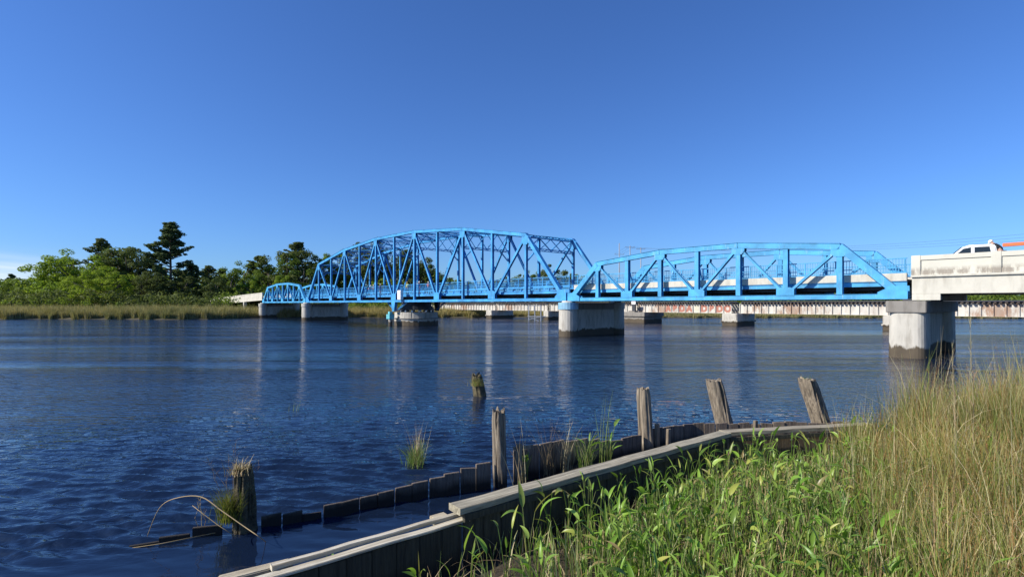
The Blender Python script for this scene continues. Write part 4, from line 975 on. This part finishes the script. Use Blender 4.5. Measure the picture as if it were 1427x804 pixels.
def bulkhead(name, pts, tops, M, label, group=None, pw=.285, th=.05, depth=-.9, jitter=.02, skip=(), tilt=.012, gap=.007, low=()):
    """a wall of separate upright planks following pts (x,y); tops: heights along it"""
    pts = [Vector((a, c, 0)) for a, c in pts]; root = empty(name, pts[0]); tag(root, label, 'bulkhead', group)
    cum = [0]
    for a, c in zip(pts[:-1], pts[1:]): cum.append(cum[-1]+(c-a).length)
    n = max(1, round(cum[-1]/pw)); pw = cum[-1]/n
    for k in range(n):
        if k in skip: continue
        s0 = (k+.5)*pw
        i = max(j for j in range(len(cum)-1) if cum[j] <= s0+1e-6); a, c = pts[i], pts[i+1]; d = (c-a).normalized(); p = a+d*(s0-cum[i])-pts[0]
        zt = float(np.interp(s0/cum[-1], np.linspace(0,1,len(tops)), tops))+pr.uniform(-jitter, jitter)
        if k in low: zt = .09
        nrm = Vector((-d.y, d.x, 0)); off = pr.uniform(-.012,.012); hw = pw/2-gap
        m = MB(); sl_ = pr.uniform(-.012,.012)
        vv = [];
        for z, dx in ((depth,0),(zt, pr.normal()*tilt)):
            for sx, sy in ((-1,-1),(1,-1),(1,1),(-1,1)):
                q = p+d*(sx*hw+dx)+nrm*(sy*th/2+off)+Vector((0,0,z+(sl_*sx if z == zt else 0))); vv.append(q)
        m.add(vv, [(0,3,2,1),(4,5,6,7),(0,1,5,4),(1,2,6,5),(2,3,7,6),(3,0,4,7)]); m.build('plank', M, root, bevel=.006)
    return root
bulkhead('timber_bulkhead', [(-5.1,7.02),(-4.05,7.42)], [-.03,.14], PLANKW, 'half drowned planks running left from the mossy stump', pw=.35)
bulkhead('timber_bulkhead', [(-3.62,7.62),(-2.6,8.1),(-1.78,8.62),(-.36,9.25)], [.17,.15,.19,.20,.25,.31,.39,.48], PLANKW, 'row of low wet planks stepping up from the mossy stump to the splintered pile', jitter=.004, low=(2,))
bulkhead('timber_bulkhead', [(.02,9.55),(1.3,10.35),(2.72,11.18)], [.58,.62,.56,.42,.46], PLANKW, 'dark plank wall between the splintered pile and the upright grey pile', jitter=.02)
r3 = bulkhead('timber_bulkhead', [(3.05,11.55),(4.2,12.05),(5.6,12.30),(7.4,12.42),(8.6,12.5)], [.50,.50,.47,.45,.46,.44,.40], PLANKW, 'plank wall in front of the two leaning piles, at right', jitter=.022)
for (x, y, z) in ((.10, 9.38, .74), (3.10, 11.32, .66), (3.32, 11.30, .55), (5.55, 12.12, .55)):
    m = MB(); m.box(-.045, .045, -.035, .035, -.6, z); o = m.build('timber_stake', POSTW, bevel=.006, loc=(x, y, 0), rot=(R(pr.uniform(-2,2)), R(pr.uniform(-3,3)), R(30)))
    tag(o, {.74:'squared timber upright just right of the splintered pile', .66:'squared timber stake just right of the upright grey pile', .55:'short squared stake' }[z] + ('' if z != .55 else (' standing second from the upright grey pile' if x < 4 else ' against the plank wall right of the first leaning pile')), 'stake')
m = MB(); m.box(-.2,.2,-.02,.02,-.03,.03); m.build('crosspiece', POSTW, bpy.data.objects['timber_stake'], loc=(.10,.02,.66))
# inner walls and their cap boards
dirA = Vector((.788,.616,0)); nA = Vector((.616,-.788,0)); A0 = Vector((-.63,6.43,0))
def onA(s, n=0., z=0.): return A0+dirA*s+nA*n+Vector((0,0,z))
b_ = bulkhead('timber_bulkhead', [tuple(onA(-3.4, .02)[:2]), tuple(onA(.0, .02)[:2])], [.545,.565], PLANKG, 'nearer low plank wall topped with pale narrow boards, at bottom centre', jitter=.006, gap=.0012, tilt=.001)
b_['group'] = 'inner plank walls'
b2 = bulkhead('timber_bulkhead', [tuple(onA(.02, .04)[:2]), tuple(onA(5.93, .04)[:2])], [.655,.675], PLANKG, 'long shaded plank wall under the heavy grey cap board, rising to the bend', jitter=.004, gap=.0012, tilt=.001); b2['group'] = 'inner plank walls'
b3 = bulkhead('timber_bulkhead', [(4.12,10.12),(7.2,10.75)], [.67,.66], m_wood('sunlit_plank_wood', (.26,.19,.12), (.08,.055,.035), True, True), 'sunlit brown plank wall right of the bend', jitter=.004, gap=.0012, tilt=.001); b3['group'] = 'inner plank walls'  # sunlit tone put into the colour, a lighter copy of the shaded planks
for s_, z in ((1.35,.56),(1.75,.57),(.5,.52)):
    q = Vector((4.12,10.12,0))+Vector((D2[0],D2[1],0))*s_; m = MB(); m.tube([(0,-.03,0),(0,-.05,0)], .022, 10); m.build('bolt', CHROME, b3, loc=(q.x-b3.location.x, q.y-b3.location.y-.005, z))
def board(root, a, c, z, wd, th, M, name='cap_board', n=14, warp=.004, seed=0):
    a = Vector(a); c = Vector(c); d = (c-a); L = d.length; d.normalize(); nn = Vector((d.y,-d.x,0)); V = []; F = []
    for i in range(n+1):
        p = a+d*(L*i/n)+Vector((0,0,z+warp*math.sin(i*1.3+seed)))
        for sx, sz in ((-1,0),(1,0),(1,1),(-1,1)): V.append(p+nn*(sx*wd/2+.003*math.sin(i*2.1+seed))+Vector((0,0,sz*th)))
    for i in range(n):
        for k in range(4): F.append((i*4+k, i*4+(k+1)%4, i*4+4+(k+1)%4, i*4+4+k))
    F += [(0,1,2,3),(n*4+3,n*4+2,n*4+1,n*4)]
    m = MB(); m.add(V, F); o = m.build(name, M, root, bevel=.006)
    o.location = -Vector(root.location) if root else (0,0,0); return o
def m_board(name, c, dark, ang_):
    def b(N):
        geo = N.node('ShaderNodeNewGeometry').outputs['Position']; mp = N.node('ShaderNodeMapping', {0: geo}); mp.inputs['Rotation'].default_value = (0,0,-ang_)
        mp2 = N.node('ShaderNodeMapping', {0: mp.outputs[0]}); mp2.inputs['Scale'].default_value = (.7, 22, 10)
        g = N.node('ShaderNodeTexNoise', {'Vector': mp2.outputs[0], 'Scale': 1.8, 'Detail': 8., 'Roughness': .7, 'Distortion': .5}).outputs['Fac']
        n1 = N.nz(3, 5); cc = N.mix(N.ramp(g, [(.35,(0,0,0)),(.6,(1,1,1))]), dark, c); cc = N.mix(N.ramp(n1, [(.5,(0,0,0)),(.72,(.6,.6,.6))]), cc, tuple(x*.45 for x in c))
        N.surf(N.prin(cc, .85, g, .9, .012))
    return mat(name, b)
aA = math.atan2(.616,.788); aB = math.atan2(.199,.98)
CAPA = m_board('cap_board_wood', (.46,.41,.29), (.12,.10,.065), aA); CAPB = m_board('cap_board_wood_second', (.46,.40,.28), (.12,.095,.06), aB); CAPP = m_board('pale_ledger_wood', (.66,.60,.46), (.34,.28,.18), aA)
board(b_, onA(-2.12,-.10), onA(.12,-.10), .60, .075, .045, CAPP, 'pale_ledger', seed=1)
board(b_, onA(-3.4,.005), onA(.10,.005), .572, .115, .03, CAPP, 'top_board', seed=2)
board(b2, onA(-.06,-.03), onA(5.98,-.03), .69, .245, .075, CAPA, 'cap_board', 24, seed=3)
board(b2, onA(.0,.085), onA(5.9,.085), .60, .04, .085, PLANKG, 'waler', 20, .002, 3)
board(b3, (4.06,10.22,0), (7.3,10.87,0), .692, .235, .07, CAPB, 'cap_board', 14, seed=5)
board(b3, (4.12,10.05,0), (7.2,10.67,0), .60, .035, .08, PLANKG, 'waler', 12, .002, 1)
bl = MB(); bl.box(-.1,.1,-.06,.06,0,.09); o = bl.build('timber_block', CAPL, bevel=.008, loc=tuple(onA(-.18,-.19,.545)), rot=(0,0,aA)); tag(o, 'small wooden block tucked under the near end of the heavy cap board', 'block')
m = MB(); V = [(-.33,-.07,0),(.22,-.075,0),(.34,-.02,0),(.30,.05,0),(-.33,.075,0)]; m.add([(x,y,z) for z in (0,.07) for x,y,_ in V], [(4,3,2,1,0),(5,6,7,8,9)]+[(i,(i+1)%5,(i+1)%5+5,i+5) for i in range(5)])
o = m.build('driftwood_slab', CAPL, bevel=.01, loc=tuple(onA(-2.22,-.22,.53)), rot=(0,0,aA-.05)); tag(o, 'worn tapered slab of timber beside the near end of the pale boards', 'plank')
# two small shells of growth out in the river
o = pile('wooden_pile', ((669-CX)/FPX*18.6, 18.6), ((664-CX)/FPX*18.6, 18.6, .70), .20, 'leaning rotten pile stub alone far out in the water, tufted with weeds', MOSS, .4, .3, 17, jag=.2)
# ---------------------------------------------------------------- plants
gr_ = np.random.default_rng(33)
def region(n, x0, x1, y0, y1, test):
    X = gr_.uniform(x0, x1, n); Y = gr_.uniform(y0, y1, n); k = test(X, Y); return X[k], Y[k]
def line_t(X, Y):    # 0 on the green side, 1 on the rush side
    xb = np.interp(Y, [4.5,8,10.6], [3.6,5.3,6.7]); return smooth(-.7, .9, X-xb)
def visible(X, Y): return (Y > 2.6) & (np.abs(X) < Y*1.08+.8)
# rushes at the right
GR_OLV = m_leaf('olive_rush', [(.14,.20,.04),(.23,.29,.07),(.17,.23,.05),(.30,.32,.10)], .35, .5, .6, .3)
GR_RST = m_leaf('rust_rush', [(.28,.14,.06),(.36,.22,.10),(.22,.13,.06)], .25, .7, .6)
X, Y = region(125000, 2.2, 15, 2.8, 13.6, lambda X, Y: (dland(X,Y) > .05) & (gr_.random(len(X)) < line_t(X,Y)) & (X < Y*1.15+.8) & (X**2+Y**2 > 9))
Y_edge = dland(X, Y); cl = 1+.13*np.sin(X*2.1+Y)+.12*np.sin(X*4.7-Y*2.2)+.08*np.sin(X*9+Y*5)
H = (1.10+.45*smooth(6,9,X))*cl*(.55+.55*gr_.random(len(X)))
near = smooth(3.0, 5.5, np.hypot(X,Y)); H *= (.55+.45*near)*(.86+.28*(.5+.5*np.sin(X*7.3+3*np.sin(Y*2.2))*np.sin(Y*6.1+2*np.sin(X*3.1))))
kk = gr_.random(len(X))
for nm, lo, hi, hm, mt, wd_, lb in (('rush_bed', 0, .46, .72, GR_OLV, (.006,.015), 'olive green rush blades filling the right foreground'),
                                ('tan_rush_bed', .46, .86, 1.0, GR_TAN, (.006,.014), 'tall tan rushes mixed through the right foreground'),
                                ('rust_rush_bed', .86, 1.0, .97, GR_RST, (.005,.010), 'rust brown rushes mixed through the right foreground')):
    q = (kk >= lo) & (kk < hi)
    V, F = blades(X[q], Y[q], gz(X[q],Y[q]), H[q]*hm, gr_.uniform(*wd_, q.sum()), .24, gr_, k=5, bend=.5, droop=.25)
    tag(npmesh(nm, V, F, mt), lb, 'rushes', kind='stuff')
k = gr_.random(len(X)) < .05; Xd, Yd = X[k], Y[k]
V, F = blades(Xd, Yd, gz(Xd,Yd), H[k]*1.22+.1, gr_.uniform(.006,.014,len(Xd)), .75, gr_, k=6, bend=.6, droop=.6)
tag(npmesh('dry_rush_stalks', V, F, GR_DRY), 'bleached bent stalks scattered among the rushes', 'rushes', kind='stuff')
q = (gr_.random(len(X)) < .010); V, F = blades(X[q], Y[q], gz(X[q],Y[q]), H[q]*1.35+.1, np.full(q.sum(), .007), .12, gr_, k=5, bend=.4, droop=.15)
tag(npmesh('tall_sparse_stalks', V, F, GR_DRY), 'few thin stalks standing clear above the rushes', 'rushes', kind='stuff')
# seed heads: small rust coloured tufts near the tips
k = gr_.random(len(X)) < .10; Xs, Ys = X[k], Y[k]; C = np.stack([Xs, Ys, gz(Xs,Ys)+H[k]*.92], -1)
V, F = leaf_cloud(C, np.full(len(C), .022), 3, .016, gr_, 1.0)
tag(npmesh('rush_seed_heads', V, F, m_leaf('rust_seed', [(.26,.13,.05),(.34,.20,.09),(.20,.12,.06)], .1, .8)), 'rust brown seed heads among the rushes', 'rushes', kind='stuff')
LF_NRW = m_leaf('narrow_green_blade', [(.18,.30,.06),(.32,.45,.11),(.22,.34,.07),(.45,.50,.22),(.60,.55,.36)], .35, .4, .8, .3)
# finer green grass among the broad leaves
def green_zone(X, Y): return (dland(X,Y) > .12) & (gr_.random(len(X)) < 1-.75*line_t(X,Y)) & visible(X, Y)
X, Y = region(17000, -3, 9, 2.6, 11, green_zone); dl_ = dland(X,Y); den = np.interp(X, [-2.,.2,1.6,3.4], [.0,.10,.30,1.0]); cn = .5+.5*np.sin(X*5.1+2*np.sin(Y*3.3))*np.sin(Y*6.2+1.7*np.sin(X*4.1)); k = gr_.random(len(X)) < den*(.12+.55*cn**1.5); X, Y = X[k], Y[k]
wf = .45+.55*smooth(.2,1.6,dland(X,Y))
H = wf*gr_.uniform(.20,.66,len(X))*(1+.2*np.sin(X*3+Y*2)); V, F = blades(X, Y, gz(X,Y), H, gr_.uniform(.005,.014,len(X)), .45, gr_, k=5, bend=.5, droop=.5)
tag(npmesh('green_marsh_grass', V, F, GR_GRN), 'fresh green grass blades below the cap boards', 'grass', kind='stuff')
X, Y = region(13000, -3, 9, 2.6, 11, green_zone); den = np.interp(X, [-2.,0,1.6,3], [.0,.25,.5,1.0]); k = gr_.random(len(X)) < den; X, Y = X[k], Y[k]
V, F = blades(X, Y, gz(X,Y), gr_.uniform(.2,.6,len(X))*(.45+.55*smooth(.2,1.6,dland(X,Y))), gr_.uniform(.004,.011,len(X)), .3, gr_, k=4, bend=.3, droop=.2)
tag(npmesh('dead_marsh_stems', V, F, GR_DST), 'thin dead brown stems under the green leaves', 'grass', kind='stuff')
X, Y = region(9000, -1, 9, 2.6, 11, green_zone); den = np.interp(X, [-1.,.2,1.2], [.0,.3,.8]); k = gr_.random(len(X)) < den; X, Y = X[k], Y[k]
V, F = blades(X, Y, gz(X,Y), gr_.uniform(.35,.85,len(X))*(.45+.55*smooth(.2,1.4,dland(X,Y))), gr_.uniform(.010,.026,len(X)), .22, gr_, k=5, bend=.5, droop=.2)
tag(npmesh('upright_green_blades', V, F, LF_NRW), 'tall narrow green blades standing among the broad leaves', 'grass', kind='stuff')
X, Y = region(2200, -1, 9, 2.6, 11, green_zone)
V, F = blades(X, Y, gz(X,Y), gr_.uniform(.15,.55,len(X)), gr_.uniform(.008,.016,len(X)), 1.6, gr_, k=5, bend=.4, droop=.35)
tag(npmesh('flattened_straw', V, F, GR_DRY), 'bleached flattened straw among the green leaves', 'grass', kind='stuff')
X, Y = region(6500, -1.2, 9, 2.6, 11, green_zone); den = np.interp(X, [-1.2,0,1.2], [.08,.4,1.0]); k = gr_.random(len(X)) < den; X, Y = X[k], Y[k]
V, F = blades(X, Y, gz(X,Y), gr_.uniform(.25,.62,len(X))*(.5+.5*smooth(.2,1.4,dland(X,Y))), gr_.uniform(.005,.011,len(X)), .14, gr_, k=4, bend=.4, droop=.1, tip=.5)
tag(npmesh('pale_dead_stems', V, F, GR_DRY), 'pale upright dead stems between the green leaves', 'grass', kind='stuff')
def leaf_plants(X, Y, Z, nl, hs, ll, rs_):
    """broad pointed leaves on long stalks: returns leaf and stalk meshes"""
    Ls = []; St = []
    n = len(X); 
    rep = rs_.integers(nl[0], nl[1]+1, n); Xr = np.repeat(X, rep); Yr = np.repeat(Y, rep); Zr = np.repeat(Z, rep); N_ = len(Xr)
    a = rs_.random(N_)*6.28; h = rs_.uniform(*hs, N_); out = rs_.uniform(.05,.32,N_)*h
    dx, dy = np.cos(a), np.sin(a); t = np.linspace(0,1,5)[None,:]
    Ps = np.stack([Xr[:,None]+dx[:,None]*out[:,None]*t**1.6, Yr[:,None]+dy[:,None]*out[:,None]*t**1.6, Zr[:,None]+h[:,None]*t], -1)
    sv = np.stack([-dy, dx, 0*dx], -1); Ws = np.tile(np.array([.014,.012,.010,.009,.008]), (N_,1)); St.append(ribbons(Ps, Ws, sv)); St.append(ribbons(Ps, Ws, np.stack([dx,dy,0*dx],-1)))
    L = rs_.uniform(*ll, N_); up0 = rs_.uniform(.6,1.5,N_); crv = rs_.uniform(.15,1.5,N_); k = 8; tt = np.linspace(0,1,k); spine = [Ps[:,-1]]
    for j in range(1, k):
        an = up0-crv*tt[j]; st = L/(k-1); spine.append(spine[-1]+np.stack([dx*np.cos(an)*st, dy*np.cos(an)*st, np.sin(an)*st], -1))
    Sp = np.stack(spine, 1); wprof = np.array([.25,.82,1.0,.96,.82,.60,.32,.03])
    w_ = (L*rs_.uniform(.09,.28,N_))[:,None]*wprof[None]; tw = rs_.normal(0,.5,N_)
    an = up0[:,None]-crv[:,None]*tt[None]; nrm = np.stack([-dx[:,None]*np.sin(an), -dy[:,None]*np.sin(an), np.cos(an)], -1)
    svr = sv[:,None,:]*np.cos(tw)[:,None,None]+nrm*np.sin(tw)[:,None,None]; fold = .22
    e1 = Sp-svr*w_[...,None]/2+nrm*(w_*fold)[...,None]; e2 = Sp+svr*w_[...,None]/2+nrm*(w_*fold)[...,None]
    Vv = np.stack([e1, Sp, e2], 2).reshape(-1,3); i = np.arange(N_)[:,None]*k*3+np.arange(k-1)[None]*3
    Ff = np.concatenate([np.stack([i,i+1,i+4,i+3],-1).reshape(-1,4), np.stack([i+1,i+2,i+5,i+4],-1).reshape(-1,4)])
    return (Vv, Ff), cat_(St)
def leaf_zone(X, Y): return (dland(X,Y) > .15) & visible(X, Y) & (gr_.random(len(X)) < (1-.85*line_t(X,Y))) & (gr_.random(len(X)) < np.interp(X, [-1.2,.2,1.0,4,6], [0,.24,.9,.8,.6])) & (gr_.random(len(X)) < .35+.65*smooth(.3,1.3,dland(X,Y)))
X, Y = region(3700, -1.5, 8.5, 2.8, 11, leaf_zone)
L_, S_ = leaf_plants(X, Y, gz(X,Y), (2,4), (.18,.72), (.10,.27), gr_)
tag(npmesh('broadleaf_cover', *L_, LF_BRD, smooth=True), 'pointed bright green marsh leaves crowding the foreground', 'marsh plants', kind='stuff')
tag(npmesh('broadleaf_stalks', *S_, GR_GRN), 'leaf stalks of the bright green marsh plants', 'marsh plants', kind='stuff')
# single plants one can point to
def single(name, x, y, z, label, cat, seed, nl=(4,5), hs=(.25,.4), ll=(.15,.24), grass=0, gh=.3, gm=None, lean=.4, spread=.05):
    rg = np.random.default_rng(seed); root = empty(name, (x, y, z)); tag(root, label, cat)
    if nl: 
        L_, S_ = leaf_plants(np.zeros(1), np.zeros(1), np.zeros(1), nl, hs, ll, rg); npmesh('leaves', *L_, LF_BRD, root, True); npmesh('stalks', *S_, GR_GRN, root)
    if grass:
        X = rg.normal(0,spread,grass); Y = rg.normal(0,spread,grass); V, F = blades(X, Y, X*0, gh*(.5+.6*rg.random(grass)), rg.uniform(.005,.012,grass), lean, rg, k=5, bend=.4, droop=.35); npmesh('blades', V, F, gm or GR_GRN, root)
    return root
def onground(xp, yp, z): Y = (CAMH-z)*FPX/(yp-HY); return ((xp-CX)/FPX*Y, Y, z)
for i, (xp, yp, z, lab, hs, ll, nl) in enumerate([
  (735, 800, .08, 'plant with one broad arching leaf in front of the dark plank wall', (.62,.72), (.30,.36), (3,4)),
  (462, 835, .05, 'small leafy plant sprouting at the foot of the nearer plank wall, below the pale board', (.28,.34), (.16,.22), (4,5)),
  (585, 845, .05, 'lone leafy shoot at the bottom edge, left of the dense leaves', (.28,.36), (.15,.22), (4,5)),
  (655, 830, .06, 'three leaved plant left of the broad arching leaf', (.36,.48), (.15,.22), (4,6)),
  (735, 668, .08, 'small leafy clump behind the cap board, right of the squared upright', (.2,.4), (.16,.24), (5,7)),
  (820, 655, .10, 'leafy clump behind the middle of the cap board', (.25,.62), (.2,.3), (6,8)),
  (850, 650, .10, 'leafy clump behind the cap board near its bend side', (.3,.75), (.2,.32), (6,8))]):
    x, y, z = onground(xp, yp, z); single('marsh_plant', x, y, z, lab, 'plant', 100+i, nl, hs, ll)
for i, (xp, yp, lab, n, gh, M_, ln) in enumerate([
  (728, 690, 'thin dry stems leaning over the cap board beside the squared upright', 14, 1.3, GR_DRY, .35),
  (765, 662, 'bundle of bare brown stems behind the cap board', 34, 1.25, GR_DST, .4),
  (790, 660, 'bundle of pale dry stems behind the cap board, left of the tall green blades', 44, 1.05, GR_DRY, .35),
  (843, 650, 'tall green blades rising behind the cap board', 22, 1.5, LF_NRW, .12),
  (815, 655, 'green and brown grass tuft behind the cap board', 60, .85, LF_NRW, .5),
  (1010, 690, 'dark dead twiggy stems standing at the bend of the cap boards', 22, .75, GR_DST, .45),
  (405, 835, 'thin wisp of grass at the pale boards in the lower left', 9, .42, GR_GRN, .3)]):
    x, y, z = onground(xp, yp, .08); single('grass_tuft', x, y, z, lab, 'grass tuft', 200+i, None, grass=n, gh=gh, gm=M_, lean=ln)
# tuft growing straight out of the river
x, y, z = onground(580, 647, 0)
r = single('grass_tuft', x, y, -.02, 'bright green grass clump growing out of the open water in mid river', 'grass tuft', 301, None, grass=230, gh=.56, lean=.6, spread=.085)
X = np.random.default_rng(4).normal(.03,.05,60); V, F = blades(X, X*0+gr_.normal(0,.05,60), X*0, gr_.uniform(.5,.95,60), np.full(60,.006), .25, gr_, k=4); npmesh('dead_blades', V, F, GR_DRY, r)
x, y, z = onground(410, 572, 0); single('grass_tuft', x, y, -.02, 'tiny wisp of grass standing in the water, farthest left', 'grass tuft', 302, None, grass=9, gh=.38, lean=.2)
# weeds on the far stub
rt = px(666, 524, 18.6); single('grass_tuft', rt.x-.03, 18.42, .38, 'weeds sprouting on the rotten pile stub far out in the water', 'grass tuft', 303, None, grass=260, spread=.10, gh=.36, gm=GR_TAN, lean=.5)
# growth on the mossy stump
single('grass_tuft', P1[0]-.13, P1[1]-.13, .18, 'moss and grass spilling down the left side of the mossy stump', 'grass tuft', 304, None, grass=420, gh=.50, spread=.07, gm=m_leaf('stump_grass', [(.16,.18,.03),(.26,.26,.06),(.10,.13,.02),(.22,.17,.07)], .3), lean=.5)
single('grass_tuft', P1[0]-.05, P1[1]-.02, .80, 'short dry weeds on top of the mossy stump', 'grass tuft', 305, None, grass=140, gh=.24, gm=GR_DRY, lean=.7, spread=.07)
single('grass_tuft', 7.02-.02, 12.6, 1.40, 'little green sprig on top of the bleached rightmost pile', 'grass tuft', 306, None, grass=14, gh=.15, lean=.9)
# twiggy shrub skeleton beside the stump
def twigs(name, base, n, h, label, seed, M=GR_DST, rad=.004, spread=.3):
    rg = np.random.default_rng(seed); root = empty(name, base); tag(root, label, 'dead plant'); m = MB()
    for i in range(n):
        a = rg.random()*6.28; L = h*(.5+.5*rg.random()); q = Vector((math.cos(a)*spread*rg.random(), math.sin(a)*spread*rg.random(), L)); mid = q*.5+Vector((rg.normal()*.03, rg.normal()*.03, .05))
        m.tube([(0,0,0), mid, q], [rad, rad*.7, rad*.35], 5)
        for k in range(5):
            t = .35+.6*rg.random(); p = mid.lerp(q, t); e = p+Vector((rg.normal()*.07, rg.normal()*.07, .05+.08*rg.random())); m.tube([p, e], [rad*.5, rad*.2], 4)
    m.build('twigs', M, root)
twigs('dead_weed', (P1[0]-.18, P1[1]+.05, .1), 9, 1.25, 'wispy leafless weed rising left of the mossy stump', 41, rad=.0028, spread=.42)
twigs('dead_weed', (P1[0]-.55, P1[1]-.1, -.05), 3, .65, 'thin pale twig standing in the water left of the mossy stump', 42, GR_DRY, .005, .12)
# arching dead branch
pa = [onground(205,747,0), px(222,708,7.3), px(245,694,7.25), px(280,692,7.2), px(310,712,7.1), px(340,733,7.0), px(362,748,6.9), onground(372,756,-.05)]
pts = []
for i in range(len(pa)-1):
    for t in np.linspace(0,1,6)[:-1]:
        p = [Vector(pa[max(i-1,0)]), Vector(pa[i]), Vector(pa[i+1]), Vector(pa[min(i+2,len(pa)-1)])]
        pts.append(.5*((2*p[1])+(p[2]-p[0])*t+(2*p[0]-5*p[1]+4*p[2]-p[3])*t*t+(-p[0]+3*p[1]-3*p[2]+p[3])*t**3))
o = MB().tube(pts, list(np.linspace(.004,.0075,len(pts)//2))+list(np.linspace(.0075,.005,len(pts)-len(pts)//2)), 8).build('dead_branch', GR_DRY, smooth=True); tag(o, 'pale arching branch dipping into the water left of the mossy stump', 'branch')
o = MB().tube([px(268,704,7.1), px(285,717,7.1), px(305,732,7.05), px(330,748,7.0)], [.003,.005,.005,.004], 6).build('dead_branch', GR_DRY, smooth=True); tag(o, 'short thin straight twig just below the arching branch', 'branch')
o = MB().tube([onground(170,765,0.0)]+[onground(225,757,.01), onground(300,742,.04)], [.003,.006,.007], 6).build('drift_stick', GR_DRY, smooth=True); tag(o, 'long straight stick floating left of the half drowned planks', 'branch')
# tall reed plumes above the right rushes
for i, (xp, ty, yb, lab) in enumerate([(1352,445,640,'tallest bleached reed with a narrow plume, standing before the water at right'), (1327,478,640,'shorter bleached reed left of the tallest plume, in front of the near pier')]):
    Yb = 8.2; a = px(xp+4, yb, Yb); a.z = float(gz(a.x, Yb)); q = px(xp, ty, Yb); root = empty('reed', a); tag(root, lab, 'reed'); d = q-a
    MB().tube([(0,0,0), d*.5+Vector((.03,0,0)), d*.85, d], [.006,.005,.003,.001], 6).build('stem', GR_DRY, root, smooth=True)
    rg = np.random.default_rng(i+60); n = 46; t = .70+.3*rg.random(n); X = d.x*t; V, F = blades(X, np.zeros(n), d.z*t-.05, rg.uniform(.06,.16,n), np.full(n,.005), .35, rg, k=3); npmesh('plume', V, F, GR_DRY, root)
    n = 5; V, F = blades(np.zeros(n), np.zeros(n), d.z*np.array([.3,.45,.5,.6,.65]), np.full(n,.45), np.full(n,.012), .7, rg, k=6, droop=1.4); npmesh('leaves', V, F, GR_DRY, root)
